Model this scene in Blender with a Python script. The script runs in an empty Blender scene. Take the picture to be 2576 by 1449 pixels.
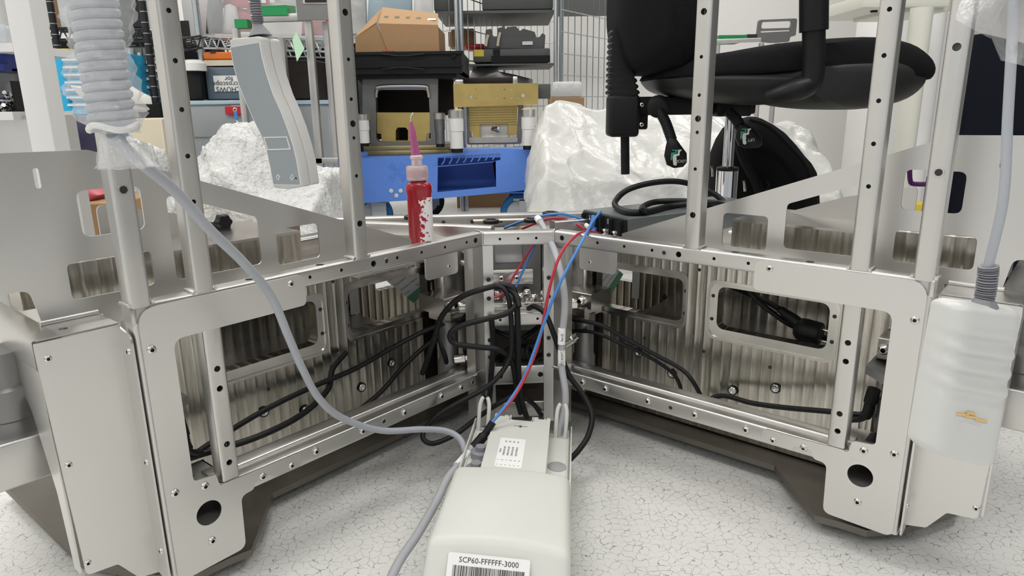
import bpy, bmesh, math, random
from mathutils import Vector, Matrix
from mathutils.geometry import tessellate_polygon
random.seed(7)
SC = bpy.context.scene
COL = SC.collection

# ------------------------------------------------------------------ camera
F_PX, PITCH, ROLL, CAM_H = 1738.0, math.radians(14.768), math.radians(-0.7277), 0.64
fw = Vector((0, math.cos(PITCH), -math.sin(PITCH)))
rt0 = Vector((1, 0, 0)); up0 = rt0.cross(fw)
RT = rt0 * math.cos(ROLL) + up0 * math.sin(ROLL)
UP = -rt0 * math.sin(ROLL) + up0 * math.cos(ROLL)
cd = bpy.data.cameras.new('camera'); cam = bpy.data.objects.new('camera', cd); COL.objects.link(cam)
cd.sensor_width = 36.0; cd.lens = F_PX / 2576 * 36.0; cd.clip_start = 0.02; cd.clip_end = 60
M = Matrix((RT, UP, -fw)).transposed().to_4x4(); M.translation = Vector((0, 0, CAM_H))
cam.matrix_world = M
SC.camera = cam
CAM = Vector((0, 0, CAM_H))

# ------------------------------------------------------------------ light
w = bpy.data.worlds.new('world'); SC.world = w; w.use_nodes = True
bg = w.node_tree.nodes['Background']; bg.inputs[0].default_value = (0.93, 0.96, 1.0, 1); bg.inputs[1].default_value = 0.5
SC.view_settings.view_transform = 'Standard'; SC.view_settings.look = 'None'
SC.view_settings.exposure = 0.0; SC.view_settings.gamma = 1.0; SC.view_settings.use_curve_mapping = False
LIGHT_W = 25.5
LAMP_SPOTS = [(x, y) for x in (-2.7, -0.6, 1.5) for y in (-1.6, 1.2, 4.2)]
for i, (x, y) in enumerate(LAMP_SPOTS):
    ld = bpy.data.lights.new('ceiling_lamp_light', 'AREA'); ld.shape = 'RECTANGLE'; ld.size = 1.2; ld.size_y = 0.6
    ld.energy = LIGHT_W; ld.color = (1.0, 0.975, 0.94)
    lo = bpy.data.objects.new('ceiling_lamp_light', ld); COL.objects.link(lo); lo.location = (x, y, 2.86)

# ------------------------------------------------------------------ helpers
def ray(px, py):
    return fw + RT * ((px - 1288.0) / F_PX) - UP * ((py - 724.5) / F_PX)
def at(px, py, Y):                       # point at distance Y in front of the camera
    r = ray(px, py); return CAM + r * (Y / r.y)
def atz(px, py, z):                      # point on a horizontal plane
    r = ray(px, py); return CAM + r * ((z - CAM_H) / r.z)

ORG = {}
def empty(name, loc, label, cat, group=None):
    o = bpy.data.objects.new(name, None); COL.objects.link(o); o.location = loc
    o.empty_display_size = 0.05; ORG[o.name] = Vector(loc); tag(o, label, cat, group); return o
def tag(o, label=None, cat=None, group=None, kind=None):
    if label: o['label'] = label
    if cat: o['category'] = cat
    if group: o['group'] = group
    if kind: o['kind'] = kind
    return o

class MB:
    def __init__(s): s.v = []; s.f = []; s.fm = []
    def add(s, vs, fs, mi=0):
        b = len(s.v); s.v += [Vector(p) for p in vs]
        for f in fs: s.f.append(tuple(i + b for i in f)); s.fm.append(mi)
    def box(s, c, ex, ey, ez, sx, sy, sz, mi=0):         # centre, axes, full sizes
        c = Vector(c); vs = []
        for i in (-.5, .5):
            for j in (-.5, .5):
                for k in (-.5, .5): vs.append(c + ex * (i * sx) + ey * (j * sy) + ez * (k * sz))
        s.add(vs, [(0, 1, 3, 2), (4, 6, 7, 5), (0, 4, 5, 1), (2, 3, 7, 6), (0, 2, 6, 4), (1, 5, 7, 3)], mi); return s
    def abox(s, x0, x1, y0, y1, z0, z1, mi=0):
        return s.box(((x0+x1)/2, (y0+y1)/2, (z0+z1)/2), X, Y, Z, x1-x0, y1-y0, z1-z0, mi)
    def tube(s, pts, r, n=10, smooth=6, closed=False, caps=True, mi=0):
        pts = [Vector(p) for p in pts]
        if smooth: pts = catmull(pts, smooth)
        rs = r if callable(r) else (lambda t: r)
        N = len(pts); t0 = (pts[1] - pts[0]).normalized()
        nrm = t0.orthogonal().normalized(); vs = []
        for i, p in enumerate(pts):
            t = (pts[min(i+1, N-1)] - pts[max(i-1, 0)])
            t = t.normalized() if t.length > 1e-9 else t0
            nrm = (nrm - t * nrm.dot(t)); nrm = nrm.normalized() if nrm.length > 1e-9 else t.orthogonal().normalized()
            b = t.cross(nrm); rr = rs(i / (N - 1))
            for k in range(n):
                a = 2 * math.pi * k / n; vs.append(p + (nrm * math.cos(a) + b * math.sin(a)) * rr)
        fs = [(i*n + k, i*n + (k+1) % n, (i+1)*n + (k+1) % n, (i+1)*n + k) for i in range(N-1) for k in range(n)]
        if caps: fs += [tuple(range(n))[::-1], tuple((N-1)*n + k for k in range(n))]
        s.add(vs, fs, mi); return s
    def lathe(s, o, ax, prof, n=20, mi=0, cap0=True, cap1=True, phase=0.0):   # prof: (r, h)
        o = Vector(o); ax = Vector(ax).normalized(); e = ax.orthogonal().normalized(); b = ax.cross(e); vs = []
        for r, h in prof:
            for k in range(n):
                a = 2 * math.pi * k / n + phase; vs.append(o + ax * h + (e * math.cos(a) + b * math.sin(a)) * r)
        m = len(prof)
        fs = [(i*n + k, i*n + (k+1) % n, (i+1)*n + (k+1) % n, (i+1)*n + k) for i in range(m-1) for k in range(n)]
        if cap0: fs.append(tuple(range(n))[::-1])
        if cap1: fs.append(tuple((m-1)*n + k for k in range(n)))
        s.add(vs, fs, mi); return s
    def cyl(s, a, b, r, n=16, mi=0):
        a = Vector(a); b = Vector(b); return s.lathe(a, b - a, [(r, 0), (r, (b - a).length)], n, mi)
    def plate(s, fr, outline, v0, v1, holes=(), mi=0):    # fr(u, v, z); outline in (u, z)
        loops = [list(outline)] + [list(h) for h in holes]
        flat = [p for l in loops for p in l]
        tris = tessellate_polygon([[Vector((p[0], p[1], 0)) for p in l] for l in loops])
        n = len(flat)
        vs = [fr(p[0], v0, p[1]) for p in flat] + [fr(p[0], v1, p[1]) for p in flat]
        fs = [tuple(t) for t in tris] + [tuple(i + n for i in reversed(t)) for t in tris]
        k = 0
        for l in loops:
            m = len(l)
            for i in range(m):
                a, b = k + i, k + (i + 1) % m; fs.append((a, b, b + n, a + n))
            k += m
        s.add(vs, fs, mi); return s
    def loft(s, rings, mi=0, cap=True, closed=True):
        n = len(rings[0]); vs = [p for r in rings for p in r]
        fs = []
        for i in range(len(rings)-1):
            for k in range(n if closed else n-1):
                fs.append((i*n + k, i*n + (k+1) % n, (i+1)*n + (k+1) % n, (i+1)*n + k))
        if cap: fs += [tuple(range(n))[::-1], tuple((len(rings)-1)*n + k for k in range(n))]
        s.add(vs, fs, mi); return s
    def rbar(s, o, ex, ey, ez, L, w_, h, r=0.003, holes=None, mi=0, seg=3):   # rounded bar; holes: {'y0':[(x,t,rad)],'y1','z0','z1'}
        o = Vector(o); prof = []
        for (cy, cz, a0) in ((r, r, math.pi), (w_-r, r, 1.5*math.pi), (w_-r, h-r, 0), (r, h-r, .5*math.pi)):
            for k in range(seg+1):
                a = a0 + .5*math.pi*k/seg; prof.append((cy + r*math.cos(a), cz + r*math.sin(a)))
        n = len(prof); P = lambda x, y, z: o + ex*x + ey*y + ez*z
        vs = [P(0, *p) for p in prof] + [P(L, *p) for p in prof]
        fs = [tuple(range(n))[::-1], tuple(range(n, 2*n))]
        names = {seg: 'z0', 2*seg+1: 'y1', 3*seg+2: 'z1', 4*seg+3: 'y0'}
        holes = holes or {}
        for i in range(n):
            nm = names.get(i)
            if nm in holes:
                if nm[0] == 'z':
                    z = 0 if nm == 'z0' else h; fr = lambda a, d, b, z=z, q=(1 if nm == 'z0' else -1): P(a, b, z + q*d); lim = (r, w_-r)
                else:
                    y = 0 if nm == 'y0' else w_; fr = lambda a, d, b, y=y, q=(1 if nm == 'y0' else -1): P(a, y + q*d, b); lim = (r, h-r)
                outer = [(0, lim[0]), (L, lim[0]), (L, lim[1]), (0, lim[1])]
                hl = [circ(x, t, rad, 12) for x, t, rad in holes[nm]]
                loops = [outer] + hl; flat = [p for l in loops for p in l]
                tris = tessellate_polygon([[Vector((p[0], p[1], 0)) for p in l] for l in loops])
                s.add([fr(p[0], 0, p[1]) for p in flat], [tuple(t) for t in tris], mi)
                for l in hl:
                    m = len(l); s.add([fr(p[0], 0, p[1]) for p in l] + [fr(p[0], .004, p[1]) for p in l],
                                      [(a, (a+1) % m, (a+1) % m + m, a + m) for a in range(m)], mi)
            else:
                j = (i+1) % n; fs.append((i, j, n+j, n+i))
        s.add(vs, fs, mi); return s
    def build(s, name, mat, parent=None, smooth=True, ang=38, label=None, bevel=None, subdiv=0):
        me = bpy.data.meshes.new(name)
        if parent is not None: off = ORG[parent.name]
        else:
            xs = [p.x for p in s.v]; ys = [p.y for p in s.v]
            off = Vector(((min(xs)+max(xs))/2, (min(ys)+max(ys))/2, min(p.z for p in s.v)))
        me.from_pydata([tuple(p - off) for p in s.v], [], s.f)
        ms = mat if isinstance(mat, (list, tuple)) else [mat]
        for m in ms: me.materials.append(MATS[m] if isinstance(m, str) else m)
        if len(ms) > 1: me.polygons.foreach_set('material_index', s.fm)
        bm = bmesh.new(); bm.from_mesh(me); bmesh.ops.remove_doubles(bm, verts=bm.verts, dist=1e-6)
        bmesh.ops.recalc_face_normals(bm, faces=bm.faces)
        if bevel:
            es = [e for e in bm.edges if len(e.link_faces) == 2 and e.calc_face_angle(0) > math.radians(28)]
            bmesh.ops.bevel(bm, geom=es, offset=bevel[0], segments=bevel[1], profile=.5, affect='EDGES', clamp_overlap=True)
        bm.to_mesh(me); bm.free()
        if smooth:
            me.polygons.foreach_set('use_smooth', [True]*len(me.polygons)); me.set_sharp_from_angle(angle=math.radians(ang))
        o = bpy.data.objects.new(name, me); COL.objects.link(o)
        if parent is not None: o.parent = parent; ORG[o.name] = off
        else: o.location = off; ORG[o.name] = off
        if label: o['label'] = label
        if subdiv:
            md = o.modifiers.new('subdivision', 'SUBSURF'); md.levels = subdiv; md.render_levels = subdiv
        return o

X, Y, Z = Vector((1, 0, 0)), Vector((0, 1, 0)), Vector((0, 0, 1))
def circ(x, z, r, n=14, a0=0.0):
    return [(x + r*math.cos(a0 + 2*math.pi*k/n), z + r*math.sin(a0 + 2*math.pi*k/n)) for k in range(n)]
def catmull(p, n):
    if len(p) < 3: return [p[0].lerp(p[1], i/n) for i in range(n+1)]
    q = [p[0]*2 - p[1]] + list(p) + [p[-1]*2 - p[-2]]; out = []
    for i in range(1, len(q)-2):
        a, b, c, d = q[i-1:i+3]
        for k in range(n):
            t = k/n; out.append(.5*((2*b) + (c-a)*t + (2*a - 5*b + 4*c - d)*t*t + (3*b - a - 3*c + d)*t*t*t))
    out.append(q[-2]); return out
def fillet(poly, r, n=5):
    out = []; m = len(poly)
    for i, p in enumerate(poly):
        rr = p[2] if len(p) > 2 else r
        a = Vector(poly[i-1][:2]); b = Vector(p[:2]); c = Vector(poly[(i+1) % m][:2])
        if rr <= 0: out.append((b.x, b.y)); continue
        d1 = (a-b); d2 = (c-b); l1, l2 = d1.length, d2.length; d1.normalize(); d2.normalize()
        th = d1.angle(d2); t = min(rr/math.tan(th/2), l1*.48, l2*.48)
        p1, p2 = b + d1*t, b + d2*t
        for k in range(n+1):
            s = k/n; q = p1*(1-s)**2 + b*(2*s*(1-s)) + p2*s*s; out.append((q.x, q.y))
    return out
def rrect(x0, x1, z0, z1, r=0.01, n=5): return fillet([(x0, z0), (x1, z0), (x1, z1), (x0, z1)], r, n)
class Fr:                                  # local frame: u along d, v along n, z up
    def __init__(s, o, d, n): s.o = Vector(o); s.d = Vector(d); s.n = Vector(n)
    def __call__(s, u, v, z): return s.o + s.d*u + s.n*v + Z*z
    def px(s, px, py, v=0):
        r = ray(px, py); t = ((s.o + s.n*v - CAM).dot(s.n)) / r.dot(s.n); p = CAM + r*t
        return ((p - s.o).dot(s.d), p.z)

# ------------------------------------------------------------------ materials
MATS = {}
def mat(name, col, metal=0.0, rough=0.5, noise=0.0, nscale=20.0, bump=0.0, bscale=200.0, spec=0.5, trans=0.0, ior=1.45, alpha=1.0, sheen=0.0, stretch=None, coat=0.0, emit=None, bdist=.002):
    m = bpy.data.materials.new(name); m.use_nodes = True; nt = m.node_tree; b = nt.nodes['Principled BSDF']
    c = (*col, 1.0)
    b.inputs['Base Color'].default_value = c; b.inputs['Metallic'].default_value = metal; b.inputs['Roughness'].default_value = rough
    b.inputs['Specular IOR Level'].default_value = spec; b.inputs['Transmission Weight'].default_value = trans; b.inputs['IOR'].default_value = ior
    b.inputs['Alpha'].default_value = alpha; b.inputs['Coat Weight'].default_value = coat; b.inputs['Sheen Weight'].default_value = sheen
    if emit: b.inputs['Emission Color'].default_value = (*emit[:3], 1); b.inputs['Emission Strength'].default_value = emit[3]
    tc = nt.nodes.new('ShaderNodeTexCoord'); src = tc.outputs['Object']
    if stretch:
        mp = nt.nodes.new('ShaderNodeMapping'); mp.inputs['Scale'].default_value = stretch; nt.links.new(src, mp.inputs[0]); src = mp.outputs[0]
    if noise:
        n = nt.nodes.new('ShaderNodeTexNoise'); n.inputs['Scale'].default_value = nscale; n.inputs['Detail'].default_value = 5; nt.links.new(src, n.inputs['Vector'])
        mx = nt.nodes.new('ShaderNodeMix'); mx.data_type = 'RGBA'; nt.links.new(n.outputs['Fac'], mx.inputs['Factor'])
        mx.inputs['A'].default_value = tuple(max(0, x*(1-noise)) for x in col) + (1,); mx.inputs['B'].default_value = tuple(min(1, x*(1+noise)) for x in col) + (1,)
        nt.links.new(mx.outputs['Result'], b.inputs['Base Color'])
        mr = nt.nodes.new('ShaderNodeMapRange'); mr.inputs['To Min'].default_value = max(.02, rough*.75); mr.inputs['To Max'].default_value = min(1, rough*1.25)
        nt.links.new(n.outputs['Fac'], mr.inputs['Value']); nt.links.new(mr.outputs[0], b.inputs['Roughness'])
    if bump:
        n2 = nt.nodes.new('ShaderNodeTexNoise'); n2.inputs['Scale'].default_value = bscale; n2.inputs['Detail'].default_value = 4; nt.links.new(src, n2.inputs['Vector'])
        bp = nt.nodes.new('ShaderNodeBump'); bp.inputs['Strength'].default_value = bump; bp.inputs['Distance'].default_value = bdist
        nt.links.new(n2.outputs['Fac'], bp.inputs['Height']); nt.links.new(bp.outputs[0], b.inputs['Normal'])
    MATS[name] = m; return m
def milled(name, d, col=(.56, .535, .49), period=0.0185):
    m = mat(name, col, metal=1.0, rough=.24); nt = m.node_tree; b = nt.nodes['Principled BSDF']; L = nt.links.new
    tc = nt.nodes.new('ShaderNodeTexCoord'); dp = nt.nodes.new('ShaderNodeVectorMath'); dp.operation = 'DOT_PRODUCT'; dp.inputs[1].default_value = tuple(d)
    L(tc.outputs['Object'], dp.inputs[0])
    sep = nt.nodes.new('ShaderNodeSeparateXYZ'); L(tc.outputs['Object'], sep.inputs[0])
    def mul(s, k):
        q = nt.nodes.new('ShaderNodeMath'); q.operation = 'MULTIPLY'; L(s, q.inputs[0]); q.inputs[1].default_value = k; return q.outputs[0]
    sn = nt.nodes.new('ShaderNodeMath'); sn.operation = 'PINGPONG'; L(dp.outputs['Value'], sn.inputs[0]); sn.inputs[1].default_value = period/2
    h = mul(sn.outputs[0], 2/period)
    pw = nt.nodes.new('ShaderNodeMath'); pw.operation = 'POWER'; L(h, pw.inputs[0]); pw.inputs[1].default_value = 3.0
    cb = nt.nodes.new('ShaderNodeCombineXYZ'); L(mul(dp.outputs['Value'], 150), cb.inputs[0]); L(mul(sep.outputs['Z'], 9), cb.inputs[1])
    n = nt.nodes.new('ShaderNodeTexNoise'); n.inputs['Scale'].default_value = 1.0; n.inputs['Detail'].default_value = 3; L(cb.outputs[0], n.inputs['Vector'])
    n2 = nt.nodes.new('ShaderNodeTexNoise'); n2.inputs['Scale'].default_value = 14.0; n2.inputs['Detail'].default_value = 5; L(tc.outputs['Object'], n2.inputs['Vector'])
    cr = nt.nodes.new('ShaderNodeValToRGB'); cr.color_ramp.elements[0].position = .3; cr.color_ramp.elements[1].position = .72
    cr.color_ramp.elements[0].color = tuple(c*.72 for c in col) + (1,); cr.color_ramp.elements[1].color = tuple(min(1, c*1.22) for c in col) + (1,)  # light and dark colour streaks imitate highlights and reflections along the flutes
    L(n.outputs['Fac'], cr.inputs[0])
    mx = nt.nodes.new('ShaderNodeMix'); mx.data_type = 'RGBA'; mx.blend_type = 'MULTIPLY'; mx.inputs['Factor'].default_value = .55
    L(cr.outputs[0], mx.inputs['A']); L(n2.outputs['Color'], mx.inputs['B'])
    cr2 = nt.nodes.new('ShaderNodeValToRGB'); cr2.color_ramp.elements[0].position = .35; cr2.color_ramp.elements[1].position = .65
    cr2.color_ramp.elements[0].color = (.74, .70, .63, 1); cr2.color_ramp.elements[1].color = (1, 1, 1, 1)
    L(n2.outputs['Fac'], cr2.inputs[0]); L(cr2.outputs[0], mx.inputs['B']); L(mx.outputs['Result'], b.inputs['Base Color'])
    bp = nt.nodes.new('ShaderNodeBump'); bp.inputs['Strength'].default_value = .42; bp.inputs['Distance'].default_value = 0.0014
    ad = nt.nodes.new('ShaderNodeMath'); ad.operation = 'ADD'; L(pw.outputs[0], ad.inputs[0]); L(mul(n.outputs['Fac'], .5), ad.inputs[1])
    L(ad.outputs[0], bp.inputs['Height']); L(bp.outputs[0], b.inputs['Normal'])
    return m

mat('steel', (.66, .65, .625), 1.0, .40, noise=.07, nscale=9, bump=.05, bscale=60)
mat('sheet_steel', (.69, .68, .66), 1.0, .36, noise=.05, nscale=6, bump=.03, bscale=40)
mat('rail_steel', (.63, .62, .60), 1.0, .34, noise=.08, nscale=14, bump=.04, bscale=80)
mat('screw_steel', (.72, .70, .68), 1.0, .18)
mat('socket_dark', (.05, .05, .05), .6, .5)
mat('bright_block', (.62, .60, .57), 1.0, .22, noise=.12, nscale=25)
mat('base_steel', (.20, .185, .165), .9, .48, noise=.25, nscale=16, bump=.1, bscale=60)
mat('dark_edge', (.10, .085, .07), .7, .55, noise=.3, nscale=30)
mat('black_rubber', (.008, .008, .009), 0, .45, spec=.35)
mat('black_plastic', (.009, .009, .010), 0, .45, bump=.03, bscale=400, spec=.3)
mat('black_matte', (.010, .010, .011), 0, .75, bump=.15, bscale=900, spec=.25)
mat('black_fabric', (.010, .010, .011), 0, .92, bump=.3, bscale=1200, spec=.15)
mat('grey_cable', (.40, .41, .44), 0, .42)
mat('pale_cable', (.40, .42, .46), 0, .40)
mat('red_wire', (.47, .03, .05), 0, .35)
mat('blue_wire', (.07, .24, .62), 0, .35)
mat('box_plastic', (.66, .67, .63), 0, .42, bump=.05, bscale=500)
mat('box_plastic_dark', (.36, .37, .37), 0, .5)
mat('paper', (.86, .86, .85), 0, .7)
mat('ink', (.03, .03, .03), 0, .7)
mat('handset_body', (.56, .56, .54), 0, .45, bump=.04, bscale=500)
mat('handset_panel', (.285, .315, .335), 0, .5)
mat('handset_line', (.66, .67, .68), 0, .5)
mat('handset_white', (.64, .65, .635), 0, .35)
mat('strain_relief', (.25, .255, .28), 0, .45)
mat('orange_print', (.85, .52, .16), 0, .6)
mat('red_bottle', (.32, .006, .016), 0, .22, coat=.3)
mat('bottle_cap', (.85, .72, .74), 0, .25, trans=.55)
mat('needle_pink', (.62, .16, .36), 0, .15, trans=.5)
mat('cap_stain', (.52, .08, .12), 0, .4)
mat('psu_body', (.21, .235, .24), .6, .34, noise=.1, nscale=30)
mat('psu_black', (.012, .012, .014), 0, .5)
mat('white_plastic', (.80, .80, .79), 0, .4)
mat('blue_plastic', (.125, .28, .80), 0, .42, noise=.06, nscale=25, bump=.08, bscale=120)
mat('blue_bin', (.012, .03, .24), 0, .35)
mat('brass', (.66, .50, .19), 1.0, .33, noise=.12, nscale=18)
mat('brass_dull', (.42, .34, .17), .9, .45, noise=.2, nscale=20)
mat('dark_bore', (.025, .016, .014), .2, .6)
mat('grey_anod', (.24, .24, .235), .8, .42, noise=.1, nscale=20)
mat('cardboard', (.42, .26, .135), 0, .85, noise=.07, nscale=30, bump=.08, bscale=300)
mat('cardboard_dark', (.26, .155, .08), 0, .9)
mat('wire_zinc', (.55, .59, .62), .9, .3)
mat('wire_black', (.03, .03, .032), .5, .35)
mat('grey_bin', (.10, .105, .10), 0, .5)
mat('clear_plastic', (.82, .86, .88), 0, .12, alpha=.34)
mat('clear_box', (.62, .66, .70), 0, .2, alpha=.55)
mat('bag_film', (.92, .93, .95), 0, .10, alpha=.26, bump=.9, bscale=60, bdist=.004, spec=.8)
mat('shell_plastic', (.020, .022, .0215), 0, .5, bump=.05, bscale=500, spec=.35)
mat('wrap_white', (.68, .685, .665), 0, .30, bump=.5, bscale=22, bdist=.012, noise=.05, nscale=8)
mat('dark_wall', (.13, .13, .13), 0, .8)
mat('bubble_wrap', (.72, .73, .72), 0, .18, bump=1.0, bscale=70, bdist=.01, noise=.16, nscale=60)
mat('wall_white', (.82, .81, .79), 0, .7, bump=.03, bscale=200)
mat('cream_paint', (.74, .74, .66), 0, .35)
mat('navy_cloth', (.004, .006, .012), 0, .85, bump=.2, bscale=300, spec=.2)
mat('purple', (.10, .02, .14), 0, .45)
mat('navy_bag', (.025, .02, .07), 0, .5)
mat('cyan_paint', (.02, .40, .68), 0, .38)
mat('orange', (.70, .18, .02), 0, .5)
mat('green_paint', (.015, .28, .09), 0, .45)
mat('green_card', (.55, .80, .58), 0, .7)
mat('green_band', (.14, .38, .22), 0, .7)
mat('tag_green', (.05, .42, .25), 0, .6)
mat('yellow', (.80, .62, .08), 0, .5)
mat('red_plastic', (.55, .02, .03), 0, .4)
mat('pink_bag', (.62, .12, .17), 0, .4)
mat('cloth_blue', (.45, .58, .66), 0, .9)
mat('glove', (.80, .79, .74), 0, .6)
mat('chrome', (.75, .75, .76), 1.0, .08)
mat('dark_glass', (.006, .008, .014), 0, .08)
mat('wheel_grey', (.50, .52, .55), 0, .5)
mat('caster_blue', (.02, .16, .36), 0, .45)
mat('tape', (.72, .64, .50), 0, .6)
mat('card_print', (.12, .18, .14), 0, .8)

# ------------------------------------------------------------------ room
def floor_mat():
    m = mat('floor_vinyl', (.72, .72, .70), 0, .38); nt = m.node_tree; b = nt.nodes['Principled BSDF']; L = nt.links.new
    tc = nt.nodes.new('ShaderNodeTexCoord')
    n = nt.nodes.new('ShaderNodeTexNoise'); n.inputs['Scale'].default_value = 60; n.inputs['Detail'].default_value = 3; L(tc.outputs['Object'], n.inputs['Vector'])
    sc = nt.nodes.new('ShaderNodeVectorMath'); sc.operation = 'SCALE'; sc.inputs['Scale'].default_value = .022; L(n.outputs['Color'], sc.inputs[0])
    ad = nt.nodes.new('ShaderNodeVectorMath'); ad.operation = 'ADD'; L(tc.outputs['Object'], ad.inputs[0]); L(sc.outputs[0], ad.inputs[1])
    v = nt.nodes.new('ShaderNodeTexVoronoi'); v.voronoi_dimensions = '2D'; v.feature = 'DISTANCE_TO_EDGE'; v.inputs['Scale'].default_value = 72; L(ad.outputs[0], v.inputs['Vector'])
    n2 = nt.nodes.new('ShaderNodeTexNoise'); n2.inputs['Scale'].default_value = 55; n2.inputs['Detail'].default_value = 2; L(tc.outputs['Object'], n2.inputs['Vector'])
    mr = nt.nodes.new('ShaderNodeMapRange'); mr.inputs['From Min'].default_value = .30; mr.inputs['From Max'].default_value = .66; mr.inputs['To Min'].default_value = .003; mr.inputs['To Max'].default_value = .060; L(n2.outputs['Fac'], mr.inputs['Value'])
    dv = nt.nodes.new('ShaderNodeMath'); dv.operation = 'DIVIDE'; L(v.outputs['Distance'], dv.inputs[0]); L(mr.outputs[0], dv.inputs[1])
    cr = nt.nodes.new('ShaderNodeValToRGB'); cr.color_ramp.elements[0].color = (.16, .17, .16, 1); cr.color_ramp.elements[1].color = (.80, .80, .775, 1); cr.color_ramp.elements[1].position = .9
    L(dv.outputs[0], cr.inputs[0])
    n3 = nt.nodes.new('ShaderNodeTexNoise'); n3.inputs['Scale'].default_value = 5; n3.inputs['Detail'].default_value = 6; L(tc.outputs['Object'], n3.inputs['Vector'])
    cr3 = nt.nodes.new('ShaderNodeValToRGB'); cr3.color_ramp.elements[0].color = (.88, .88, .88, 1); cr3.color_ramp.elements[1].color = (1, 1, 1, 1); L(n3.outputs['Fac'], cr3.inputs[0])
    mx = nt.nodes.new('ShaderNodeMix'); mx.data_type = 'RGBA'; mx.blend_type = 'MULTIPLY'; mx.inputs['Factor'].default_value = 1; L(cr.outputs[0], mx.inputs['A']); L(cr3.outputs[0], mx.inputs['B'])
    L(mx.outputs['Result'], b.inputs['Base Color'])
floor_mat()
mb = MB(); mb.abox(-4.2, 4.6, -2.6, 6.2, -.05, 0); o = mb.build('floor', 'floor_vinyl', smooth=False); tag(o, kind='structure', label='white vinyl floor with fine grey crackle pattern')
mb = MB(); mb.abox(-4.2, 4.6, 5.6, 5.7, 0, 3.0); o = mb.build('wall_back', 'wall_white', smooth=False); tag(o, kind='structure', label='plain white wall at the back of the workshop')
mb = MB(); mb.abox(-3.9, -3.8, -2.6, 5.6, 0, 3.0); o = mb.build('wall_left', 'wall_white', smooth=False); tag(o, kind='structure', label='white wall on the left')
mb = MB(); mb.abox(4.4, 4.5, -2.6, 5.6, 0, 3.0); o = mb.build('wall_right', 'dark_wall', smooth=False); tag(o, kind='structure', label='unseen wall on the right, made dark grey to darken the steel reflections')  # out of view; dark colour added so the left arm's steel reflects darker
mb = MB(); mb.abox(-4.2, 4.6, -2.6, 5.7, 3.0, 3.05); o = mb.build('ceiling', 'wall_white', smooth=False); tag(o, kind='structure', label='white ceiling with light panels')

# ------------------------------------------------------------------ machine base
sl, cl = math.sin(math.radians(40.37)), math.cos(math.radians(40.37))
DL = Vector((-sl, -cl, 0)); DR = Vector((cl, -sl, 0))
OL = Vector((-0.0520984, 1.22613897, 0)); OR = Vector((0.07721266, 1.23661123, 0))
WL = Fr(OL, DL, DR); WR = Fr(OR, DR, DL)
DC = (OR - OL).normalized(); NC = Vector((DC.y, -DC.x, 0))       # chamfer direction and its front normal
WC = Fr(OL, DC, NC); CW = (OR - OL).length
milled('milled_left', DL); milled('milled_right', DR)
mach = empty('steel_machine', OL.lerp(OR, .5), 'stainless steel machine base frame with two arms spreading towards the viewer', 'machine')

def screw_mesh(name, r, h):
    m = MB(); n = 18
    m.lathe((0, 0, 0), Z, [(r, 0), (r, h*.12), (r*.93, h*.5), (r*.76, h*.85), (r*.55, h), (r*.50, h)], n, 0, cap1=False)
    m.lathe((0, 0, 0), Z, [(r*.50, h), (r*.44, h*.98), (r*.44, h*.25)], n, 0, cap0=False, cap1=True)
    m.lathe((0, 0, 0), Z, [(r*.43, h*.97), (r*.43, h*.3)], 6, 1, cap0=False, cap1=True)
    o = m.build(name, ['screw_steel', 'socket_dark']); me = o.data; bpy.data.objects.remove(o); return me
SCREW_B = screw_mesh('button_screw', 1, .55)
SCREW_C = screw_mesh('cap_screw', 1, 1.25)
def place(me, name, parent, pos, nrm, r, spin=None):
    o = bpy.data.objects.new(name, me); COL.objects.link(o)
    q = Vector(nrm).to_track_quat('Z', 'Y').to_matrix().to_4x4()
    mloc = Matrix.Translation(Vector(pos) - (ORG[parent.name] if parent else Vector((0, 0, 0))))
    o.matrix_local = mloc @ q @ Matrix.Rotation(random.uniform(0, 1) if spin is None else spin, 4, 'Z') @ Matrix.Scale(r, 4)
    if parent: o.parent = parent
    ORG[o.name] = Vector(pos); return o
def screw(parent, pos, nrm, r=.0052, me=None): return place(me or SCREW_B, 'screw', parent, pos, nrm, r)

# recessed socket screw in a counterbore: dark ring + cap
_m = MB(); _m.lathe((0, 0, 0), Z, [(1.32, 0), (1.32, .05), (1.02, .05), (1.02, -.3)], 20, 0, cap0=False, cap1=False)
_m.lathe((0, 0, 0), Z, [(1, -.3), (1, .12), (.9, .2), (.52, .2), (.48, -.2)], 20, 1, cap0=False); _o = _m.build('bore_screw', ['socket_dark', 'screw_steel']); SCREW_R = _o.data; bpy.data.objects.remove(_o)
_m = MB(); _m.lathe((0, 0, 0), Z, [(1.55, 0), (1.5, .12), (1.05, .12), (1.0, .02)], 18, 0, cap0=False, cap1=False); _m.lathe((0, 0, 0), Z, [(1.0, .03), (.1, .03)], 18, 1, cap0=False); _o = _m.build('rivet_nut', ['rail_steel', 'socket_dark']); NUT = _o.data; bpy.data.objects.remove(_o)
_m = MB(); _m.lathe((0, 0, 0), Z, [(1.5, 0), (1.45, .12), (.9, .12)], 20, 0, cap0=False); _o = _m.build('washer', 'rail_steel'); WASH = _o.data; bpy.data.objects.remove(_o)
_m = MB(); _m.lathe((0, 0, 0), Z, [(1.0, .02), (.2, .02)], 14, 0, cap0=False); _o = _m.build('drilled_hole', 'socket_dark'); HOLE = _o.data; bpy.data.objects.remove(_o)

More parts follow.
